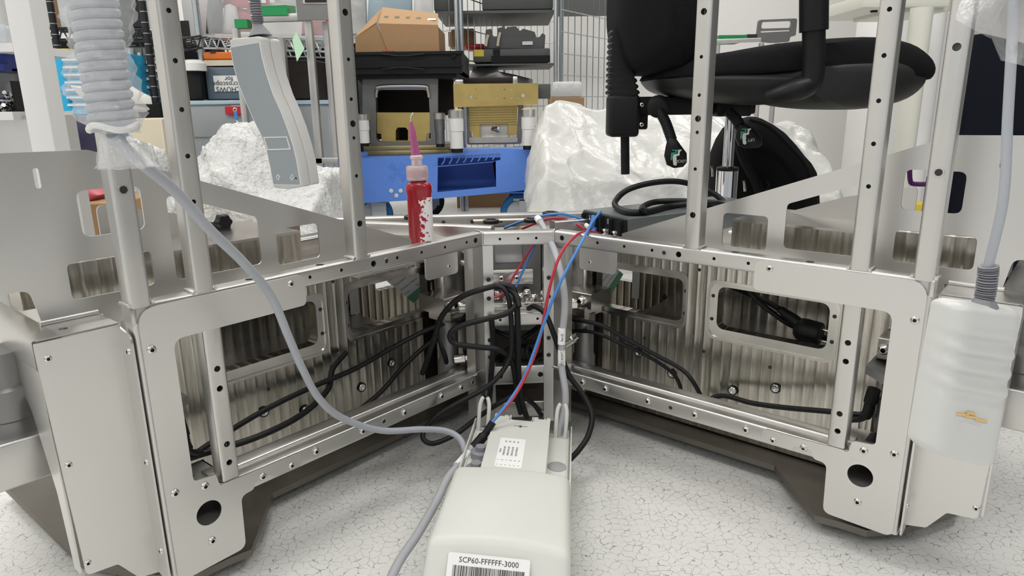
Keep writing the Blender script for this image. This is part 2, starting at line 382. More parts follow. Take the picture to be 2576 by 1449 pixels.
def wing(W, side, mil):
    d, n = W.d, W.n; kR = (side == 'right')
    T = .025
    B = lambda u, v, z: W(u, v, z)
    # top rail (hole heights measured on the front face)
    m = MB(); zt = .4205
    big = [(.018, .0135, .0048), (.2475, .0125, .0048)]; sm = [(x, .0135, .0026) for x in (.041, .094, .1475, .2, .307, .361)]
    m.rbar(B(0, 0, zt-T), d, -n, Z, .602, T, T, .0035, {'y0': big + sm, 'z1': [(.335, .0125, .006), (.445, .0125, .006), (.12, .0125, .005)]})
    rail = m.build('top_rail', 'rail_steel', mach)
    place(NUT, 'rivet_nut', rail, B(.222, .0003, .4075), n, .0035)
    # uprights
    for (u0, bigz, smz, r_s) in ((.2555, (.768, .618, .473), (.706, .652, .598, .5435), .0027), (.4995, (), (.749, .695, .6405, .587, .5325), .0030), (.5765, (.7005,), (), .003)):
        m = MB(); zb = zt - .001; hs = [(z - zb, .0125, .0048) for z in bigz] + [(z - zb, .0125, r_s) for z in smz] + [(z - zb, .0125, .003) for z in (.80, .86, .92, .98, 1.04)]
        z0 = zb if u0 < .55 else .05
        if u0 > .55: hs = [(x + zb - z0, t, r_) for x, t, r_ in hs]
        m.rbar(B(u0, 0, z0), Z, -n, d, 1.15 - z0, T, T, .0035, {'y0': hs})
        p = m.build('post', 'steel', mach)
        if u0 > .55: place(NUT, 'rivet_nut', p, B(u0 + .0125, .0003, .5545), n, .0042)
        # weld seam at the foot
        ws = MB(); zz = zt + .001
        ring = [B(u0-.001, .0, zz), B(u0-.0015, -.012, zz+.001), B(u0-.001, -T, zz)]; ws.tube(ring, .0024, 6, 4); ws.build('weld', 'rail_steel', p); ws = MB()
        ring = [B(u0+T+.001, .0, zz), B(u0+T+.0015, -.012, zz+.001), B(u0+T+.001, -T, zz)]; ws.tube(ring, .0024, 6, 4)
        ws.build('weld', 'rail_steel', p)
    # lower tube standing on the bottom rail
    m = MB(); m.rbar(B(.497, 0, .157), Z, -n, d, .238, T, T, .0035, {'y0': [(z-.157, .0125, .0042) for z in (.316, .2885, .209, .182)]}); m.build('post', 'steel', mach)
    # bottom rail with its stepped ledge
    m = MB(); m.rbar(B(.0, 0, .1295), d, -n, Z, .526, T, .0265, .003); br = m.build('bottom_rail', 'rail_steel', mach)
    m = MB(); m.rbar(B(.0, -.0255, .137), d, -n, Z, .526, .027, .022, .003); m.build('bottom_ledge', 'rail_steel', mach)
    for u in (.067, .117, .2035, .291, .3775): 
        screw(br, B(u, 0, .1432), n, .0055)
        place(WASH, 'washer', br, B(u, .0001, .1432), n, .0052)
    for u in (.035, .247): place(NUT, 'rivet_nut', br, B(u, .0003, .1435), n, .0034)
    # corner plate
    out = fillet([(.372, .4165, .012), (.3725, .3715, .008), (.53, .3705, 0), (.5605, .3705, .032), (.5605, .178, .006), (.531, .175, .006), (.5275, .1565, .004), (.496, .1565, 0), (.4045, .1555, .008), (.4045, .1335, .006),
                  (.4505, .1335, .003), (.4530, .1420, .006), (.4790, .1420, .006), (.4810, .1300, .008), (.5010, .1285, .012), (.5030, .0495, .012), (.5965, .0475, .012), (.5965, .4165, .024)], .006, 6)
    m = MB(); m.plate(W, out, .0005, .0035, [circ(.5465, .1255, .0170, 26)]); cp = m.build('corner_plate', 'sheet_steel', mach)
    for (u, z) in ((.3947, .4065), (.5868, .365), (.5473, .1652), (.5851, .1726), (.5478, .0843), (.4216, .1403)): screw(cp, B(u, .0035, z), n, .0056 if u > .5 else .0048)
    screw(cp, B(.4667, .0022, .1425), n, .0058)
    # box behind the round hole, with a black plug end
    m = MB(); m.plate(W, rrect(.505, .594, .05, .30 if False else .128, .006), -.004, -.055); m.lathe(B(.5465, -.004, .132), n, [(.02, 0), (.02, .001)], 20); 
    m2 = MB(); m2.plate(W, [(.505, .05), (.594, .05), (.594, .155), (.505, .155)], -.085, -.088); m2.build('foot_web_and_shade', 'sheet_steel', mach)
    m2 = MB(); m2.plate(W, [(.508, .106), (.590, .106), (.590, .109), (.508, .109)], -.004, -.085); m2.build('foot_web_and_shade', 'sheet_steel', mach)
    m2 = MB(); m2.lathe(B(.544, -.07, .136), n, [(.021, -.015), (.021, .018), (.017, .022), (.008, .022), (.007, .018)], 20); m2.build('rubber_bumper', 'black_rubber', mach)
    for uu in (.5065, .5905):
        m2 = MB(); m2.plate(lambda u, v, z: W(v, u, z), [(-.005, .07), (-.085, .07), (-.085, .155), (-.005, .155)], uu, uu + .002); m2.build('foot_web_and_shade', 'sheet_steel', mach)  # side plates added to keep light out behind the round hole
    m2 = MB(); m2.plate(lambda u, v, z: W(u, z, v), [(.5065, -.028), (.5925, -.028), (.5925, -.085), (.5065, -.085)], .153, .155); m2.build('foot_web_and_shade', 'sheet_steel', mach)  # added lid that keeps the space behind the round hole dark
    # tab behind the rail near the centre
    m = MB(); m.plate(W, rrect(.039, .117, .350, .395, .008), -.0255, -.0285); tb = m.build('tab_plate', 'sheet_steel', mach); screw(tb, B(.062, -.0255, .3665), n, .0036)
    # gusset sheet with cut-outs
    g = [(.085, .38), (.085, .4105), (.5858, .5955, .02), (.80, .598, .01), (.80, .44, 0), (.672, .44, .012), (.665, .395, 0), (.60, .395, 0), (.60, .38, 0)]
    g = fillet(g, 0, 5)
    cuts = [rrect(.277, .351, .411, .466, .008), fillet([(.378, .4185), (.5035, .4185), (.5035, .534), (.378, .488)], .008), rrect(.532, .630, .4185, .4640, .008), rrect(.534, .607, .4925, .5485, .010),
            rrect(.6405, .6465, .555, .578, .003), rrect(.683, .689, .555, .578, .003)]
    m = MB(); m.plate(W, g, -.095, -.0975, cuts); gp = m.build('gusset_panel', 'sheet_steel', mach)
    m = MB(); m.plate(lambda u, v, z: W(u, z, v), [(.605, -.096), (.668, -.096), (.690, -.045), (.690, -.034), (.605, -.034)], .3935, .396, [circ(.655, -.06, .005, 14)]); m.build('flange', 'sheet_steel', mach)
    m = MB(); m.tube([B(.605, -.0945, .3985), B(.668, -.0945, .3985)], .0032, 10, 0); m.build('bend_edge', 'sheet_steel', mach)
    # outer cover: flange against the post, panel parallel to the arm
    c = fillet([(.6055, .0545, 0), (.6310, .0605, .006), (.652, .0925, .006), (.687, .0965, .008), (.6945, .385, .004), (.694, .394, .002), (.6055, .394, 0)], .004)
    m = MB(); m.plate(W, c, -.029, -.0315); cv = m.build('cover_panel', 'sheet_steel', mach)
    fl = fillet([(-.0315, .0545), (.0015, .0505, .006), (.0015, .386, .012), (-.0315, .392, .0)], 0)
    m = MB(); m.plate(lambda u, v, z: W(v, u, z), fl, .6045, .607); fo = m.build('cover_flange', 'sheet_steel', mach)
    for z in (.3655, .2210, .0955): screw(fo, B(.607, -.0095, z), d, .0045)
    for z in (.3745, .2435, .1120): screw(cv, B(.6835, -.029, z), n, .0042)
    # panel return at the far end of the arm
    m = MB(); m.plate(lambda u, v, z: W(v, u, z), fillet([(-.034, .10), (-.034, .392), (-.15, .392), (-.15, .33, .03), (-.10, .30, .04), (-.06, .20, .03), (-.05, .10)], 0), .690, .6925); m.build('cover_return', 'sheet_steel', mach)
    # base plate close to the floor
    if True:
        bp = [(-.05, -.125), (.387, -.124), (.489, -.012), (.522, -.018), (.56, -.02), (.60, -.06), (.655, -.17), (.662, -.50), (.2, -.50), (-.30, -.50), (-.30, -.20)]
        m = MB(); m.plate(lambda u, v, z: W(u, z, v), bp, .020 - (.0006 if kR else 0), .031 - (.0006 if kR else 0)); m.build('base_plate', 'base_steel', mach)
    # foot wedge under the end
    m = MB(); m.plate(W, [(.50, .05), (.61, .05), (.61, .12), (.50, .12)], -.10, -.12); m.build('foot_web_and_shade', 'sheet_steel', mach)
    # milled beam: front plate with two pockets, back plate, shelf
    h1 = rrect(-.020, .175, .2385, .3215, .016, 6); h2 = rrect(.2435, .4365, .2395, .3195, .016, 6)
    l1 = rrect(-.0345, .186, .2245, .3365, .020, 6); l2 = rrect(.2255, .4530, .2185, .3310, .020, 6)
    pl = [(-.262, .035), (.60, .035), (.60, .372), (.475, .372), (.475, .44), (.262, .44), (.262, .372), (-.262, .372)]
    m = MB(); m.plate(W, pl, -.170, -.173, [l1, l2]); m.plate(W, pl, -.173, -.196, [h1, h2])
    mp = m.build('milled_plate', mil, mach)
    def rim(lo, hi, nm):
        mm = MB(); k = len(lo)
        a = [W(u, -.1695, z) for u, z in lo]; b_ = [W(u, -.1695, z) for u, z in [(x + (.0045 if x < (min(p[0] for p in lo)+max(p[0] for p in lo))/2 else -.0045), z + (.0045 if z < (min(p[1] for p in lo)+max(p[1] for p in lo))/2 else -.0045)) for x, z in lo]]
        c_ = [q - n*.004 for q in b_]; e_ = [W(u, -.1727, z) for u, z in hi]
        c_ = [q - n*.0029 for q in b_]; mm.loft([a, b_, c_, e_], cap=False); return mm.build('pocket_rim', 'bright_block', mp)
    r1 = rim(l1, h1, 'a'); r2 = rim(l2, h2, 'b')
    for rr, uu in ((r1, (-.0275, .180)), (r2, (.2345, .4445))):
        for u in uu:
            for z in (.256, .300): place(HOLE, 'drilled_hole', rr, B(u, -.1720, z), n, .0034)
    for (u, z) in ((.0862, .1563), (.1616, .1306), (.2850, .1285), (.3615, .1530)): place(SCREW_R, 'recessed_screw', mp, B(u, -.1698, z), n, .0070)
    for (u, z) in ((.0985, .1900), (.2237, .1904), (.3486, .1889), (.2060, .345), (.06, .36), (.40, .36)): place(HOLE, 'drilled_hole', mp, B(u, -.1698, z), n, .0032)
    m = MB(); m.plate(W, [(-.262, .035), (.475, .035), (.475, .37), (-.262, .37)], -.34, -.36, [rrect(-.16, -.02, .25, .33, .012)]); bk = m.build('milled_back_plate', mil, mach)
    for (u, z) in ((.05, .23), (.05, .285), (.13, .33)): place(HOLE, 'drilled_hole', bk, B(u, -.3398, z), n, .006)
    m = MB(); m.plate(lambda u, v, z: W(u, z, v), [(.04, -.197), (.475, -.197), (.475, -.34), (.04, -.34)], .205, .214); m.build('inner_shelf', 'rail_steel', mach)
    # upper block and rear sheet seen through the cut-outs
    m = MB(); m.rbar(B(.50, -.165, .40), d, -n, Z, .165, .05, .052, .003); m.build('milled_block', mil, mach)
    m = MB(); m.plate(lambda u, v, z: W(u, z, v), [(.262, -.17), (.66, -.17), (.66, -.34), (.262, -.34)], .440, .444); m.build('deck_plate', 'bright_block', mach)
    g2 = fillet([(.10, .36), (.10, .3665), (.40, .477, 0), (.515, .505, .01), (.515, .36)], 0)
    m = MB(); m.plate(W, g2, -.31, -.313); rg = m.build('gusset_panel', 'sheet_steel', mach)
    m = MB(); m.tube([B(.20, -.307, .395), B(.51, -.307, .395)], .003, 8, 0); m.build('bend_edge', 'sheet_steel', mach)
    # machinery at the outer end, seen through the tall opening of the corner plate
    m = MB(); m.rbar(B(.524, -.115, .262), d, -n, Z, .07, .05, .034, .003); eb = m.build('end_block', 'bright_block', mach)
    place(SCREW_C, 'screw', eb, B(.534, -.115, .280), n, .0085); place(HOLE, 'drilled_hole', eb, B(.560, -.1148, .283), n, .003)
    m = MB(); m.loft([[B(.520, -.075, .250), B(.585, -.075, .222), B(.585, -.15, .222), B(.520, -.15, .250)], [B(.520, -.075, .262), B(.585, -.075, .240), B(.585, -.15, .240), B(.520, -.15, .262)]]); m.build('wedge_block', 'grey_anod', mach)
    m = MB(); m.lathe(B(.556, -.095, .06), Z, [(.017, 0), (.017, .10), (.019, .103), (.019, .150), (.015, .154), (.015, .172)], 22); m.build('actuator', 'grey_anod', mach)
    m = MB(); m.tube([B(.533, -.085, .225), B(.530, -.085, .205), B(.528, -.085, .185), B(.520, -.088, .172), B(.505, -.09, .165)], lambda t: .0095 if t < .3 else (.0075 + (.0008 if int(t*40) % 2 else 0) if t < .62 else .0048), 12, 10); m.build('sensor_plug', 'black_rubber', mach)
    # beam, post and long profile beyond the cover
    m = MB(); m.rbar(B(.55, -.10, .205), d, -n, Z, .35, .03, .058, .003); m.build('end_beam', 'rail_steel', mach)
    m = MB(); m.lathe(B(.705, -.145, .14), Z, [(.030, .10), (.030, .14), (.033, .143), (.033, .18), (.027, .184), (.027, .225)], 26); m.build('lifting_post', 'grey_anod', mach)
    m = MB(); m.rbar(B(.664, -.036, .360), -n, d, Z, .36, .030, .036, .002); m.rbar(B(.660, -.036, .366), -n, d, Z, .36, .004, .008, .001); m.build('profile_bar', 'rail_steel', mach)
    return rail

wing(WL, 'left', 'milled_left'); wing(WR, 'right', 'milled_right')
# black knob on the rear sheet of the left arm
m = MB(); kp = WL(.3267, -.309, .4541)
prof = []
for k in range(40):
    a = 2*math.pi*k/40; prof.append((0.0135*(1 + .10*math.cos(6*a))*math.cos(a), 0.0135*(1 + .10*math.cos(6*a))*math.sin(a)))
m.loft([[kp + WL.d*x*s + Z*y*s + WL.n*h for x, y in prof] for s, h in ((.8, 0), (1, .004), (1, .014), (.85, .018))]); m.build('star_knob', 'black_plastic', mach)

# centre: mitred corner posts and cross rails
for W, s in ((WL, 1), (WR, -1)):
    o_ = W.o; m = MB()
    c0 = o_ + DC*(.0185*s); pts = [o_, o_ + W.d*.0265, o_ + W.d*.0265 - W.n*.022, o_ - W.n*.022 - NC*.004, c0 - NC*.022, c0]
    m.loft([[Vector((p.x, p.y, z)) for p in pts] for z in (.045, .396)]); p = m.build('corner_post', 'rail_steel', mach, ang=20)
    mid = (o_ + c0)/2
    for z in (.333, .297, .186+.03, .182): place(HOLE, 'drilled_hole', p, Vector((mid.x, mid.y, z)) + NC*.0003, NC, .0042)
    m = MB(); pp = [o_ + W.d*.0 + W.n*.0005, o_ + W.d*.0265 + W.n*.0005]; m.tube([Vector((q.x, q.y, .1575)) for q in pp], .0028, 6, 0); m.build('weld', 'rail_steel', p)
def crail(z0, z1, dep, holes, name='cross_rail', big=()):
    m = MB(); a = -.002 if z1 > .39 else .0165; L = CW - 2*a
    m.rbar(WC(a, -dep, z0), DC, -NC, Z, L, .025, z1-z0, .0035, {'y0': [(u-a, (z1-z0)/2, .0025) for u in holes] + [(u-a, (z1-z0)/2, .0052) for u in big]})
    return m.build(name, 'rail_steel', mach)
crail(.395, .4205, .0, (.0315, .0645, .0975), 'top_cross_rail')
crail(.2405, .2665, .004, (.030, .100))
crail(.1235, .1610, .002, (), big=(.028, .105))
crail(.0600, .0830, .012, ())
# mitre joints on the top frame
for W in (WL, WR):
    m = MB(); m.tube([W(0, .0008, .3965), W(0, .0008, .4195), W(-.003, -.010, .4215), W(-.008, -.024, .4215)], .0016, 6, 2); m.build('weld', 'rail_steel', mach)
# centre casting: back bracket with window, ledge, platform and bolts
m = MB(); zc = lambda u, v, z: WC(u, v, z)
m.plate(WC, fillet([(.004, .20), (.118, .20), (.118, .40, .02), (.004, .40, .02)], 0), -.10, -.118, [rrect(.028, .083, .338, .376, .003)]); cb = m.build('centre_bracket', 'grey_anod', mach)
screw(cb, zc(.054, -.10, .388), NC, .0062); 
m = MB(); m.abox(0, 0, 0, 0, 0, 0) if False else m.plate(WC, rrect(.022, .088, .334, .379, .004), -.130, -.132, ); m.build('white_cover', 'white_plastic', mach)
m = MB(); m.rbar(zc(.012, -.078, .300), DC, -NC, Z, .088, .024, .032, .006); lg = m.build('bracket_ledge', 'bright_block', mach)
for u in (.038, .068): screw(lg, zc(u, -.078, .315), NC, .0052)
m = MB(); m.rbar(zc(-.045, -.03, .262), DC, -NC, Z, .225, .085, .016, .002); pf = m.build('platform', 'bright_block', mach)
for (u, v, r) in ((.012, -.055, .0095), (.046, -.045, .0085), (.072, -.06, .0095), (.098, -.05, .0095), (.120, -.075, .009), (.030, -.09, .0085), (.088, -.085, .0105)): screw(pf, zc(u, v, .278), Z, r, SCREW_C)
m = MB(); m.lathe(zc(.092, -.058, .278), Z, [(.021, 0), (.021, .006), (.013, .006), (.012, -.01)], 24, cap0=False); m.build('bushing', 'bright_block', mach)
for W, s in ((WL, 1), (WR, -1)):                              # clamp blocks beside the corner posts
    m = MB(); m.rbar(W(-.02, -.062, .262), W.d, -W.n, Z, .062, .07, .032, .003); m.rbar(W(-.025, -.058, .245), W.d, -W.n, Z, .055, .06, .02, .002); kb = m.build('clamp_block', 'bright_block', mach)
    place(SCREW_C, 'screw', kb, W(.022, -.062, .279), W.n, .0095); place(SCREW_C, 'screw', kb, W(.002, -.062, .272), W.n, .0085)
    m = MB(); m.lathe(W(.012, -.085, .10), Z, [(.022, 0), (.022, .06), (.019, .066), (.019, .125), (.021, .128), (.021, .150)], 22); m.build('actuator', 'grey_anod', mach)
    m = MB(); m.rbar(W(-.095, -.12, .06), Z, W.d, -W.n, .32, .083, .03, .008); m.build('inner_column', 'bright_block', mach)
    for z in (.335, .36): place(SCREW_C, 'screw', mach, W(-.075, -.12, z), W.n, .007)
# web between the arms low down, dark equipment behind
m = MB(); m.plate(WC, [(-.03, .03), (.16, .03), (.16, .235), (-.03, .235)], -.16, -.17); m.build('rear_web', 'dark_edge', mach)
m = MB(); m.rbar(zc(.0, -.05, .031), DC, -NC, Z, .13, .08, .03, .004); m.build('foot_block', 'bright_block', mach)
# rear frame rails behind the centre
RB = Fr(at(1260, 560, 1.44), DC, NC)
zr = .4205
m = MB(); m.rbar(Vector((0, 0, 0)) + Fr(Vector((RB.o.x, RB.o.y, 0)), DC, NC)(-.36, 0, zr-.028), DC, -NC, Z, .64, .025, .028, .003, {'y0': [(u, .014, .0042) for u in (.30, .36, .42, .24, .48)]}); rr_ = m.build('rear_rail', 'rail_steel', mach)
RF = Fr(Vector((RB.o.x, RB.o.y, 0)), DC, NC)
for (u0, v0, u1, v1) in ((-.02, .12, -.28, .02), (.10, .10, .34, .02)):
    a = RF(u0, v0, zr-.026); b_ = RF(u1, v1, zr-.026); e = (b_-a); L = e.length; e.normalize(); f_ = Z.cross(e)
    m = MB(); m.rbar(a, e, f_, Z, L, .024, .024, .003); m.build('diagonal_rail', 'rail_steel', mach)
for (u, v, r) in ((-.185, .005, .016), (.105, .0, .017), (-.025, .085, .016), (.055, .085, .015)):
    m = MB(); m.lathe(RF(u, v, zr-.004), Z, [(r, 0), (r, .006), (r*.6, .0075), (r*.55, .0055)], 24); m.build('rubber_pad', 'black_rubber', mach)
m = MB(); m.box(RF(.0, .075, zr+.0005), DC, NC, Z, .12, .02, .001); m.build('masking_tape', 'tape', mach)
# brackets on the deck of the left arm, behind the upright
dl = WL
m = MB(); m.rbar(dl(.16, -.33, .37), dl.d, -dl.n, Z, .10, .05, .06, .004); m.rbar(dl(.15, -.24, .37), dl.d, -dl.n, Z, .09, .04, .045, .006); m.build('deck_bracket', 'bright_block', mach)
m = MB(); m.plate(lambda u, v, z: dl(u, z, v), [(.03, -.04), (.25, -.04), (.25, -.365), (-.26, -.365), (-.26, -.125), (.03, -.125)], .3795, .384); dk = m.build('deck_sheet', 'rail_steel', mach)  # deck extended rearward as a cover that darkens the beam interior
m = MB(); m.plate(lambda u, v, z: WR(u, z, v), [(-.26, -.125), (-.02, -.10), (.25, -.10), (.25, -.365), (-.26, -.365)], .373, .378); m.build('deck_sheet', 'rail_steel', mach)  # likewise extended over the beam to shade its inside

# ------------------------------------------------------------------ lettering
def text(body, size, parent, mtx, mat_='ink', name='lettering', align='CENTER', sx=1.0):
    cu = bpy.data.curves.new(name, 'FONT'); cu.body = body; cu.size = size; cu.align_x = align; cu.align_y = 'CENTER'; cu.resolution_u = 2
    to = bpy.data.objects.new(name + '_src', cu); COL.objects.link(to); bpy.context.view_layer.update()
    me = bpy.data.meshes.new_from_object(to.evaluated_get(bpy.context.evaluated_depsgraph_get())); bpy.data.objects.remove(to)
    me.materials.clear(); me.materials.append(MATS[mat_]); o = bpy.data.objects.new(name, me); COL.objects.link(o)
    o.matrix_local = Matrix.Translation(-ORG[parent.name]) @ mtx @ Matrix.Diagonal((sx, 1, 1, 1)); o.parent = parent; ORG[o.name] = ORG[parent.name]
    return o
def frame_m(o, ex, ey):
    ex = Vector(ex).normalized(); ey = (Vector(ey) - ex*Vector(ey).dot(ex)).normalized(); ez = ex.cross(ey)
    m = Matrix((ex, ey, ez)).transposed().to_4x4(); m.translation = Vector(o); return m

# ------------------------------------------------------------------ control box on the floor
hb = math.radians(5.655); DB = Vector((math.sin(hb), math.cos(hb), 0)); EB = Vector((math.cos(hb), -math.sin(hb), 0))
BO = Vector((-.0045, .9563, 0)); RA = math.radians(3.6); EBr = EB*math.cos(RA) - Z*math.sin(RA); ZBr = Z*math.cos(RA) + EB*math.sin(RA)
def BX(a, b, z): return BO + Z*.0065 + EBr*a + DB*b + ZBr*z
cbx = empty('control_box', BO, 'light grey plastic control box lying on the floor between the two arms', 'control box')
m = MB(); HW = .087; secs = []
for i in range(13):
    a = -HW + 2*HW*i/12; q = 1 - (a/HW)**2
    secs.append([BX(a*1.01, -.060, .0), BX(a*1.06, -.30 - .004*q, .0), BX(a*1.04, -.272 - .003*q, .06), BX(a, -.236 + .004*q, .1235 + .0085*q), BX(a*.97, -.140, .126 + .008*q), BX(a*.955, -.060, .1265 + .005*q)])
m.loft(secs); hs = m.build('housing', 'box_plastic', cbx, bevel=(.0095, 4), ang=50)
# front label with barcode
fn = lambda a, z: BX(a*1.0, 0, 0)
la, lb = BX(0, -.2395, .118), BX(0, -.2755, .060)
lx = EBr; ly = (la - lb).normalized(); ln = lx.cross(ly)
lc = (la*.74 + lb*.26) + ln*.0045 + lx*-.0095
m = MB(); pts = rrect(-.049, .049, -.03, .0135, .003); m.plate(lambda u, v, z: lc + lx*u + ly*z + ln*v, pts, 0, .0004); lab = m.build('label', 'paper', cbx, smooth=False)
text('SCP60-FFFFFF-3000', .0088, lab, frame_m(lc + ln*.0007 + ly*.0062 , lx, ly))
m = MB(); random.seed(3); x = -.042
while x < .042:
    wd = random.choice((.0004, .0004, .0008, .0012)); m.box(lc + lx*(x + wd/2) + ly*(-.0075) + ln*.0006, lx, ly, ln, wd, .0145, .0003); x += wd + random.choice((.0005, .0006, .0010))
bc = m.build('barcode', 'ink', lab, smooth=False); bc['kind'] = 'stuff'
# tray
m = MB(); m.loft([[BX(-.083, -.075, .0), BX(.083, -.075, 0), BX(.083, -.075, .084), BX(-.083, -.075, .084)], [BX(-.083, .150, .0), BX(.083, .150, 0), BX(.083, .150, .084), BX(-.083, .150, .084)]]); tr = m.build('tray', 'box_plastic', cbx, bevel=(.002, 2))
for s in (-1, 1):
    m = MB(); m.box(BX(s*.0845, .045, .046), EBr, DB, ZBr, .0025, .23, .100); m.build('tray_wall', 'box_plastic', cbx, bevel=(.0008, 1))
    m = MB(); m.box(BX(s*.0795, .045, .085), EBr, DB, ZBr, .0015, .23, .004); m.build('tray_rib', 'box_plastic', cbx)
# raised centre cover with a notched far end
fx = lambda u, v, z: BX(u, z, v)
oc = [(-.049, -.075), (.047, -.075), (.047, .150), (.041, .150), (.041, .143), (.026, .143), (.026, .150), (.020, .150), (.014, .132), (-.018, .132), (-.027, .148), (-.032, .148), (-.032, .143), (-.042, .143), (-.042, .152), (-.049, .152)]
m = MB(); m.plate(fx, fillet(oc, .0012, 2), .112, .1095, [fillet([(-.014, .1085), (-.006, .1085), (-.002, .1045), (.002, .1085), (.010, .1085), (.010, .1115), (.002, .1115), (-.002, .1155), (-.006, .1115), (-.014, .1115)], .0004, 2)])
cv = m.build('centre_cover', 'box_plastic', cbx)
for (a, b0, b1) in ((-.0485, -.075, .15), (.0465, -.075, .075), (.0375, .075, .148)):
    m = MB(); m.box(BX(a, (b0+b1)/2, .0975), EBr, DB, ZBr, .0022, b1-b0, .027); m.build('cover_side', 'box_plastic', cbx)
m = MB(); m.box(BX(.042, .075, .0975), EBr, DB, ZBr, .011, .0022, .027); m.build('cover_side', 'box_plastic', cbx)
for (a, b_) in ((-.022, .14), (.017, .14)):
    m = MB(); m.box(BX(a, b_, .1), EBr, DB, ZBr, .003, .018, .024); m.build('cover_rib', 'box_plastic', cbx)
# cable hooks
for (a, s) in ((-.0765, 1), (-.0600, -1), (.0575, 1), (.0745, -1)):
    m = MB(); pts = [BX(a, .135, .078), BX(a, .138, .100), BX(a, .142, .118), BX(a + s*.0006, .146, .130), BX(a + s*.003, .149, .138), BX(a + s*.0055, .150, .141)]
    m.tube(pts, lambda t: .0034 if t < .9 else .0030, 8, 5); m.build('cable_hook', 'box_plastic', cbx)
# round sockets
for (a, b) in ((.0635, .036), (.0635, -.008)):
    m = MB(); m.lathe(BX(a, b, .0845), ZBr, [(.0150, -.002), (.0150, .0005), (.0146, .0008)], 28); m.build('socket', 'box_plastic_dark', cbx)
# connectors plugged in the left trough
for (a, b) in ((-.060, .044), (-.060, -.008)):
    m = MB(); m.lathe(BX(a, b, .084), ZBr, [(.0155, 0), (.0155, .011), (.013, .013), (.008, .013), (.008, .02)], 24); m.build('connector_disc', 'strain_relief', cbx)
# paper label on the cover
lc2 = BX(-.0045, .012, .1123); ex2 = -DB; ey2 = EBr
m = MB(); m.plate(lambda u, v, z: BX(u - .0095, z + .017, v), rrect(-.0205, .0205, -.047, .046, .004), .1122, .1126); l2 = m.build('label', 'paper', cbx, smooth=False)
for i, (t1, t2, t3) in enumerate((('Switches', '7', ''), ('OPERATION UNIT', '8', 'SPS'), ('OPERATION UNIT', '9', 'SPS'), ('OPERATION UNIT', '10', 'SPS'), ('RS232 INTERFACE', '12', 'SPS'), ('', '13', ''))):
    a = -.0262 + i*.0064
    for s_, b, sz in ((t1, .020, .0044), (t2, -.009, .0044), (t3, .051, .0044), ('P', -.0235, .0040)):
        if s_: text(s_, sz, l2, frame_m(BX(a, b, .1129), DB, -EBr), sx=.82)
# stray loose fibres / wood chips on floor omitted

# ------------------------------------------------------------------ cables
def cable(name, pts, r, mat_, label, cat='cable', group=None, n=10, sm=8):
    m = MB(); m.tube([at(*p) if not isinstance(p, Vector) else p for p in pts], r, n, sm); o = m.build(name, mat_); tag(o, label, cat, group); return o
cable('handset_cable', [(283, 335, .55), (330, 388, .57), (440, 480, .63), (530, 580, .68), (612, 660, .73), (682, 745, .78), (727, 850, .81), (762, 930, .84), (803, 1003, .88), (862, 1052, .93), (960, 1083, .985), (1060, 1080, 1.03), (1120, 1084, 1.05), (1155, 1102, 1.05), (1170, 1135, 1.035), (1176, 1165, 1.01)], .0052, 'pale_cable', 'pale grey cable sweeping from the bagged coil down to the control box')
gc = cable('grey_cable', [(1190, 1122, 1.035), (1165, 1158, 1.0), (1128, 1200, .955), (1098, 1262, .90), (1050, 1345, .83), (1003, 1415, .775), (965, 1500, .72), (930, 1600, .66)], .0062, 'grey_cable', 'thick grey cable running from the shrink tube down past the left of the control box')
m = MB(); m.tube([at(1240, 1062, 1.05), at(1225, 1085, 1.045), at(1210, 1105, 1.04), at(1190, 1128, 1.032)], lambda t: .0062 if t < .5 else .0085, 12, 5); m.build('shrink_sleeve', 'black_rubber', gc)
m = MB(); m.tube([at(1178, 1140, 1.018), at(1150, 1172, .985)], .0067, 12, 4); m.build('paper_flag', 'paper', gc)
g2 = cable('grey_cable', [(1356, 552, 1.345), (1372, 580, 1.30), (1395, 632, 1.21), (1414, 700, 1.165), (1421, 770, 1.155), (1414, 850, 1.15), (1413, 920, 1.145), (1422, 985, 1.13), (1420, 1030, 1.12), (1407, 1085, 1.10), (1397, 1130, 1.075), (1385, 1170, 1.03), (1378, 1200, 1.0)], .0062, 'grey_cable', 'grey cable hanging over the centre rail, with white wrapped labels')
m = MB(); m.tube([at(1352, 549, 1.35), at(1359, 558, 1.335)], .0072, 12, 3); m.build('cable_end', 'white_plastic', g2)
for (y0, y1, tx) in ((826, 866, 'Rev 02'), (880, 920, 'SCU RIGHT')):
    xa, xb = (1413.2, 1412.5) if y0 < 850 else (1412.5, 1413)
    m = MB(); a, b = at(xa, y0, 1.149), at(xb, y1, 1.146); m.tube([a, a.lerp(b, .5), b], .0067, 14, 3); lb_ = m.build('cable_label', 'paper', g2)
    text(tx, .0062, lb_, frame_m(a.lerp(b, .5) - Y*.0072 + X*.0005, a - b, Vector((-1, 0, 0))), sx=.8)
cable('blue_wire', [(1268, 574, 1.40), (1330, 551, 1.385), (1400, 538, 1.37), (1445, 545, 1.375), (1490, 562, 1.385)], .0026, 'blue_wire', 'blue wire arching over the centre rail to the power supply', 'wire')
cable('blue_wire', [(1511, 532, 1.355), (1490, 560, 1.27), (1468, 600, 1.17), (1425, 680, 1.135), (1392, 750, 1.125), (1368, 815, 1.12), (1345, 880, 1.115), (1318, 950, 1.10), (1280, 1010, 1.075), (1237, 1064, 1.05)], .0026, 'blue_wire', 'blue wire dropping from the power supply to the black shrink tube', 'wire')
cable('red_wire', [(1312, 576, 1.40), (1365, 555, 1.385), (1405, 549, 1.375), (1445, 562, 1.37), (1480, 582, 1.36)], .0026, 'red_wire', 'red wire arching over the centre rail beside the grey cable end', 'wire')
